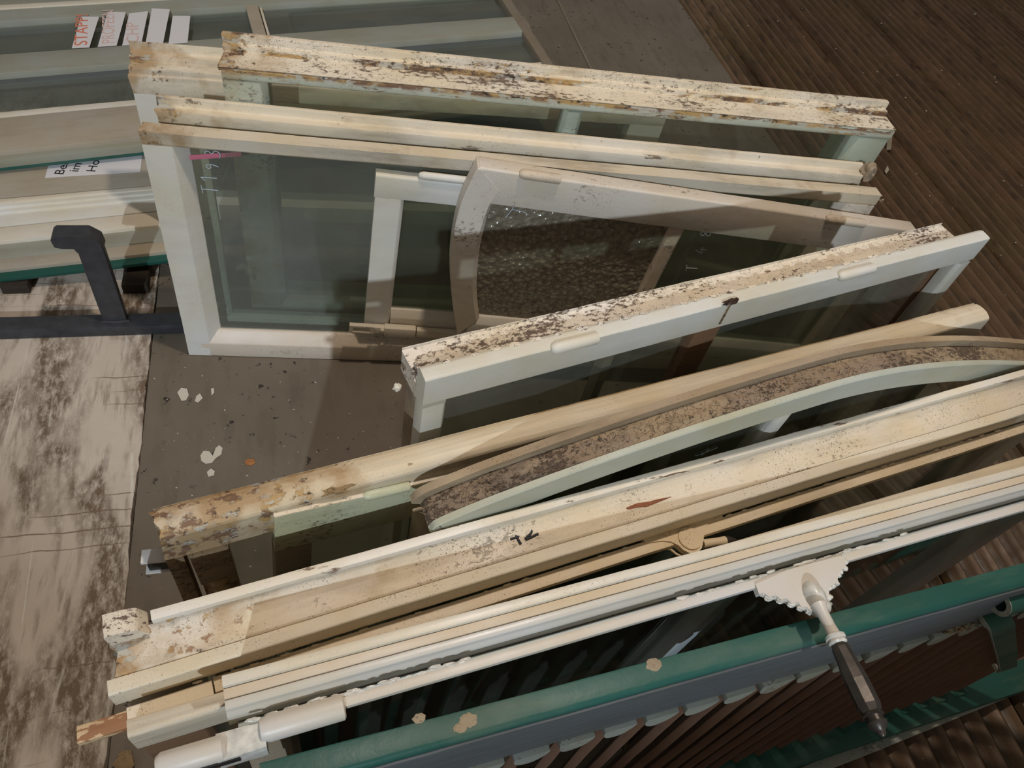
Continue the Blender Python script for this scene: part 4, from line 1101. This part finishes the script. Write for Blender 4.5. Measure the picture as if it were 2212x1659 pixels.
# handle plate, scalloped
hp = [(1632, 1262), (1700, 1232), (1760, 1215), (1822, 1200), (1827, 1212), (1826, 1226), (1816, 1233), (1812, 1240), (1808, 1258), (1800, 1264), (1792, 1268), (1790, 1290), (1788, 1305), (1780, 1318), (1768, 1324), (1752, 1320), (1742, 1310), (1732, 1312), (1724, 1300), (1712, 1304), (1698, 1292), (1688, 1296), (1676, 1286), (1662, 1290), (1650, 1280), (1640, 1284)]
zH = zB + .004
HPL = outline_prism(fG, hp, zH - .012, zH, 'handle_plate', 'G_bar', .002)
bm = bmesh.new()
for i in range(11, 25, 1):
    a, b = hp[i]; q = fG.atz(a, b, zH - .004); blob(bm, (q[0], q[1], zH - .006), .0052, sq=(1.5, 1, 1), amp=.3)
for i in range(3, 11):
    a, b = hp[i]; q = fG.atz(a, b, zH - .004); blob(bm, (q[0], q[1], zH - .006), .0042, sq=(1.1, 1.2, 1), amp=.3)
fG.part('plate_beading', bm, 'bead', HPL)
q0 = Vector((*fG.atz(1762, 1284, zH + .006), zH + .002))
bm = bmesh.new(); blob(bm, q0, .0215, sq=(.75, 1.1, .75)); blob(bm, q0 + Vector((.002, -.018, -.004)), .017, sq=(1, .8, .8)); fG.part('handle_boss', bm, 'bead')
zN = zH + .012
def hp3(a, b, z): x_, y_ = fG.atz(a, b, z); return Vector((x_, y_, z))
n0 = hp3(1768, 1308, zN); n1 = hp3(1802, 1372, zN + .012); n2 = hp3(1806, 1381, zN + .013); g0 = hp3(1812, 1392, zN + .014); g1 = hp3(1884, 1540, zN + .03)
bm = bmesh.new(); tube(bm, [n0, n0.lerp(n1, .3), n0.lerp(n1, .7), n1], [.0125, .0088, .0085, .0095], 18); fG.part('handle_neck', bm, 'G_bar')
bm = bmesh.new(); d_ = (g1 - g0).normalized()
tube(bm, [n1 - d_ * .001, n1 + d_ * .002, n1 + d_ * .006, n1 + d_ * .008, n1 + d_ * .012, n1 + d_ * .015], [.010, .0145, .0145, .0115, .0135, .011], 20); fG.part('handle_collar', bm, 'bead')
bm = bmesh.new(); gs = n1 + d_ * .014
tube(bm, [gs, gs.lerp(g1, .06), gs.lerp(g1, .55), gs.lerp(g1, .9), g1], [.0105, .0125, .0165, .0165, .0135], 8); o = fG.part('handle_grip', bm, 'bronze')
for p in o.data.polygons: p.use_smooth = False
bm = bmesh.new(); tube(bm, [g1, g1 + d_ * .004, g1 + d_ * .005, g1 + d_ * .012, g1 + d_ * .013, g1 + d_ * .018, g1 + d_ * .024, g1 + d_ * .027, g1 + d_ * .031], [.0125, .0145, .0115, .0115, .0135, .012, .006, .0055, .002], 20); fG.part('handle_finial', bm, 'bronze', o)
# muntin stub below the bar
xa = fG.at(1530, 1320, yG)[0]
member_z(fG, 'mullion', 'G_blue', xa, xa + .05, yG - .002, yG + .03, .06, z4_ - .01, .012, 2)

# ---- H : green louvred shutter
fH = stand('louvred_shutter', (560, 1648), (4200, 694), .47, .47, 2.2, 'dark green louvred shutter leaning on the grey window, brown dusty slats, nearest of all', 'shutter')
Lx = fH.L; zT = fH.W
ytp = fH.atz(1480, 1468, zT)[1]
zlo = fH.at(1480, 1520, ytp)[1]
t_ = -ytp
M['green2'] = paint('scraped green paint', (.012, .082, .066), dirt=.35, speck=.3, dirtcol=(.22, .24, .17), wood=(.35, .27, .18), peel=.12, rough=.38)
bm = bmesh.new(); prism(bm, [(0, zT), (ytp + .006, zT), (ytp, zT - .006), (ytp + .004, zT - .03), (ytp + .006, zlo), (0, zlo)], 'x', 0, Lx, .003, .02, .0008); fH.part('top_stile', bm, 'green')
bm = bmesh.new(); box(bm, .0, Lx, ytp - .0035, ytp + .006, zlo + .004, zT - .010, .003, .0008); fH.part('side_strip', bm, 'green_side')
# lower stile
zl0 = .0; zl1 = .055
xx, yl = fH.atz(2212, 1430, zl1)
bm = bmesh.new(); box(bm, 0, Lx, -t_ - .055, -.006, zl0, zl1, .006, .0008); fH.part('bottom_stile', bm, 'green2')
# cross rails at the ends
bm = bmesh.new(); box(bm, 0, .075, -t_ + .004, -.004, zl1, zlo, .003); fH.part('cross_rail', bm, 'green')
bm = bmesh.new(); box(bm, Lx - .075, Lx, -t_ + .004, -.004, zl1, zlo, .003); fH.part('cross_rail', bm, 'green')
# slats
def slat_parts(x):
    sw = .042; th = .017; an = math.radians(SLA); cy = -t_ * .5 - .002
    ca, sa = math.cos(an), math.sin(an)
    def rot(a, b): return (x + a * ca - b * sa, cy - a * sa - b * ca)
    poly = [rot(-sw / 2, -th / 2), rot(sw / 2, -th / 2), rot(sw / 2, th / 2), rot(-sw / 2, th / 2)]
    bm = bmesh.new(); prism(bm, poly, 'z', zl1 - .004, zlo - .001, .004, .05, .0008, x); fH.part('slat', bm, 'slat')
    bm = bmesh.new()                                     # scuffed rounded tongue hanging below the stile at each slat
    tx, tz = x - .004, zlo - .001 + random.uniform(-.003, .003); r_ = random.uniform(.027, .032)
    prism(bm, [(tx + r_ * math.cos(a), tz + r_ * math.sin(a) * 1.7) for a in [math.pi + math.pi * k / 10 for k in range(11)]], 'y', ytp - .0095, ytp + .006, .001, .008, .0012, x)
    fH.part('slat_tongue', bm, 'slat_end')
    bm = bmesh.new(); prism(bm, [(x - .020, zl1 - .004), (x + .024, zl1 - .004), (x + .016, zl1 + .018), (x + .004, zl1 + .024)], 'y', -t_ - .014, -t_ + .006, .001, .01, .0006, x)
    fH.part('slat_foot', bm, 'green2')
SLA = -34
x = .08; HXS = fH.atz(2090, 1440, .10)[0]
while x < HXS - .03:
    slat_parts(x); x += .074
# bare patches / dust plugs on the green stile
for (a, b, rr) in ((1412, 1436, .010), (905, 1552, .007), (1012, 1556, .010), (995, 1572, .007)):
    q = fH.atz(a, b, zT); bm = bmesh.new(); blob(bm, (q[0], q[1], zT), rr, sq=(1.2, .9, .12), amp=.3); fH.part('filler_patch', bm, 'grubby')
# hinge straps with rolled eyes; the roll axis runs along the shutter
def strap(start, eye, R_, ext, th, mat, name, turn=1, lead=0.0):
    a = Vector(start); c = Vector(eye); ex = Vector(ext); d = (c - a).normalized(); n_ = d.cross(ex).normalized() * turn
    path = [a.lerp(c, t) - n_ * R_ * (1 if t > .4 else .6 + t) for t in (0, .2, .4, .6, .8, 1)]
    for k in range(1, 17):
        g = -math.pi / 2 + k / 16 * 5.1
        path.append(c + d * R_ * math.cos(g) + n_ * R_ * math.sin(g))
    bm = bmesh.new(); rings = []
    for i, p in enumerate(path):
        t = (path[min(i + 1, len(path) - 1)] - path[max(i - 1, 0)]).normalized(); o_ = t.cross(ex).normalized() * th
        rings.append([bm.verts.new(p + o_), bm.verts.new(p + o_ + ex), bm.verts.new(p - o_ + ex), bm.verts.new(p - o_)])
    for i in range(len(rings) - 1):
        for k in range(4): bm.faces.new((rings[i][k], rings[i][(k + 1) % 4], rings[i + 1][(k + 1) % 4], rings[i + 1][k]))
    bm.faces.new(rings[0]); bm.faces.new(rings[-1][::-1])
    return fH.part(name, bm, mat)
def p3(u, v, y): x_, z_ = fH.at(u, v, y); return (x_, y, z_)
yh = -t_ - .010
f0 = p3(2154, 1440, yh); c1 = p3(2124, 1343, yh); c2 = p3(2160, 1304, yh + .006); a2 = p3(2085, 1348, ytp - .002)
strap(f0, c1, .018, (.06, 0, 0), .004, 'green2', 'hinge_leaf', 1)
strap(f0, c1, .018, (-.002, 0, 0), .0045, 'slat_end', 'leaf_edge', -1)
strap(a2, c2, .018, (.06, 0, 0), .004, 'green2', 'hinge_leaf', -1)
strap(a2, c2, .018, (-.002, 0, 0), .0045, 'slat_end', 'leaf_edge', 1)
bm = bmesh.new(); box(bm, f0[0] - .004, f0[0] + .064, yh - .014, yh + .012, f0[2] - .010, f0[2] + .002, .003, .001); fH.part('hinge_foot', bm, 'slat_end')
# torn clump of dust and putty under the top stile near the hinge
bm = bmesh.new(); q = fH.at(2030, 1385, ytp - .006)
for i in range(14): blob(bm, (q[0] + random.uniform(-.05, .05), ytp + random.uniform(-.006, .010), zlo - .002 + random.uniform(-.014, .004)), random.uniform(.005, .010), sq=(1.8, .8, .6), amp=1.2)
fH.part('debris_clump', bm, 'rotwood', kind='stuff')

# ---- pale lath in front of the shutter, lying on the decking
pa = P(1800, 1645, .02); pb = P(2260, 1460, .02); e = (pb - pa); Ll = e.length; e.normalize()
fL = Fr('painted_lath', pa - Vector((0, 0, .05)), e, Vector((0, 0, 1)), 'thin pale grey lath lying on the decking in front of the green shutter', 'lath')
bm = bmesh.new(); box(bm, -.1, Ll, -.016, .016, 0, .05, .003, .0015); fL.part('lath', bm, M['slat_end'])

KS = 1.4706
# ------------------------------------------------------------------ small debris
def chip(name, pxs_, z, mat, label, cat, th=.002, curl_=.0):
    pts = [P(u, v, z * KS) for u, v in pxs_]; c = sum(pts, Vector()) / len(pts)
    bm = bmesh.new()
    ct = bm.verts.new(Vector((0, 0, th + curl_))); cb = bm.verts.new(Vector((0, 0, 0)))
    top = [bm.verts.new(p - c + Vector((0, 0, th))) for p in pts]; bot = [bm.verts.new(p - c) for p in pts]
    n = len(pts)
    for i in range(n):
        j = (i + 1) % n
        bm.faces.new((ct, top[i], top[j])); bm.faces.new((cb, bot[j], bot[i])); bm.faces.new((top[i], bot[i], bot[j], top[j]))
    o = obj(name, bm, mat); o.location = c; tag(o, label, cat); return o
chip('leaf', [(528, 998), (536, 991), (548, 992), (552, 999), (543, 1006), (532, 1004)], .001, 'leaf', 'small dry orange brown leaf on the grey sheet', 'leaf', .001, .002)
chip('plaster_flake', [(433, 984), (440, 974), (452, 975), (460, 985), (466, 968), (474, 962), (481, 968), (478, 982), (466, 990), (458, 1000), (444, 1002), (435, 996)], .001, 'flake', 'large pale paint flake stuck on the grey sheet left of the orange leaf', 'flake', .0015)
chip('plaster_flake', [(447, 1020), (456, 1012), (464, 1018), (462, 1027), (450, 1030)], .001, 'flake', 'small pale flake on the grey sheet just below the large pale flake', 'flake', .0012)
chip('plaster_flake', [(383, 848), (392, 838), (404, 840), (408, 854), (402, 865), (392, 866)], .001, 'flake', 'round pale putty flake on the grey sheet near the big window corner', 'flake', .0015)
chip('plaster_flake', [(424, 856), (432, 850), (438, 860), (428, 870), (421, 867)], .001, 'flake', 'pale flake right beside the round putty flake', 'flake', .0012)
chip('plaster_flake', [(456, 840), (462, 838), (463, 848), (457, 855)], .001, 'flake', 'narrow bright white flake on the grey sheet below the big window', 'flake', .0012)
chip('wood_chip', [(1919, 283), (1929, 281), (1924, 324), (1914, 325)], -.026, 'taupe', 'pale splinter of wood on the ribbed decking beside the flaking sash', 'chip', .004)
chip('wood_chip', [(245, 1655), (262, 1625), (285, 1622), (292, 1655), (270, 1680)], .005, 'rotwood', 'crumbly brown lump at the edge of the cream board, bottom left', 'chip', .012, .01)
chip('putty_chip', [(1911, 370), (1917, 357), (1920, 368), (1914, 376)], -.026, 'flake', 'triangular pale chip on the decking right of the grooved sash end', 'chip', .002)
chip('putty_chip', [(1898, 432), (1910, 430), (1905, 438)], -.026, 'flake', 'tiny pale chip on the decking at the end of the big clear window', 'chip', .002)

bm = bmesh.new()                                             # crumbs on the decking
for i in range(260):
    u_ = random.uniform(1480, 2230); v_ = random.uniform(-20, 640)
    if u_ < 1600 + .1 * v_: continue
    p = P(u_, v_, -.040); r_ = random.choice([.0018, .0026, .0026, .0045, .007])
    a = random.uniform(0, math.pi); d = Vector((math.cos(a), math.sin(a), 0)); s_ = Vector((-d.y, d.x, 0))
    q = [p + d * r_ * 1.6, p + s_ * r_, p - d * r_ * random.uniform(.6, 2), p - s_ * r_ * .6]
    vs = [bm.verts.new(x_) for x_ in q]; t_p = bm.verts.new(p + Vector((0, 0, r_ * .8)))
    for k in range(4): bm.faces.new((vs[k], vs[(k + 1) % 4], t_p))
    bm.faces.new(vs[::-1])
o = obj('paint_crumbs', bm, 'flake'); tag(o, 'scattered pale paint crumbs on the ribbed decking', 'crumbs', kind='stuff')
bm = bmesh.new()
for i in range(90):
    u_ = random.uniform(330, 860); v_ = random.uniform(790, 1200)
    p = P(u_, v_, .0005); r_ = random.choice([.0008, .0012, .0012, .002, .003])
    a = random.uniform(0, math.pi); d = Vector((math.cos(a), math.sin(a), 0)); s_ = Vector((-d.y, d.x, 0))
    q = [p + d * r_ * 1.6, p + s_ * r_, p - d * r_ * random.uniform(.6, 2), p - s_ * r_ * .6]
    vs = [bm.verts.new(x_) for x_ in q]; t_p = bm.verts.new(p + Vector((0, 0, r_ * .8)))
    for k in range(4): bm.faces.new((vs[k], vs[(k + 1) % 4], t_p))
    bm.faces.new(vs[::-1])
o = obj('paint_crumbs', bm, 'flake'); tag(o, 'scattered pale paint crumbs on the grey brown sheet', 'crumbs', kind='stuff')
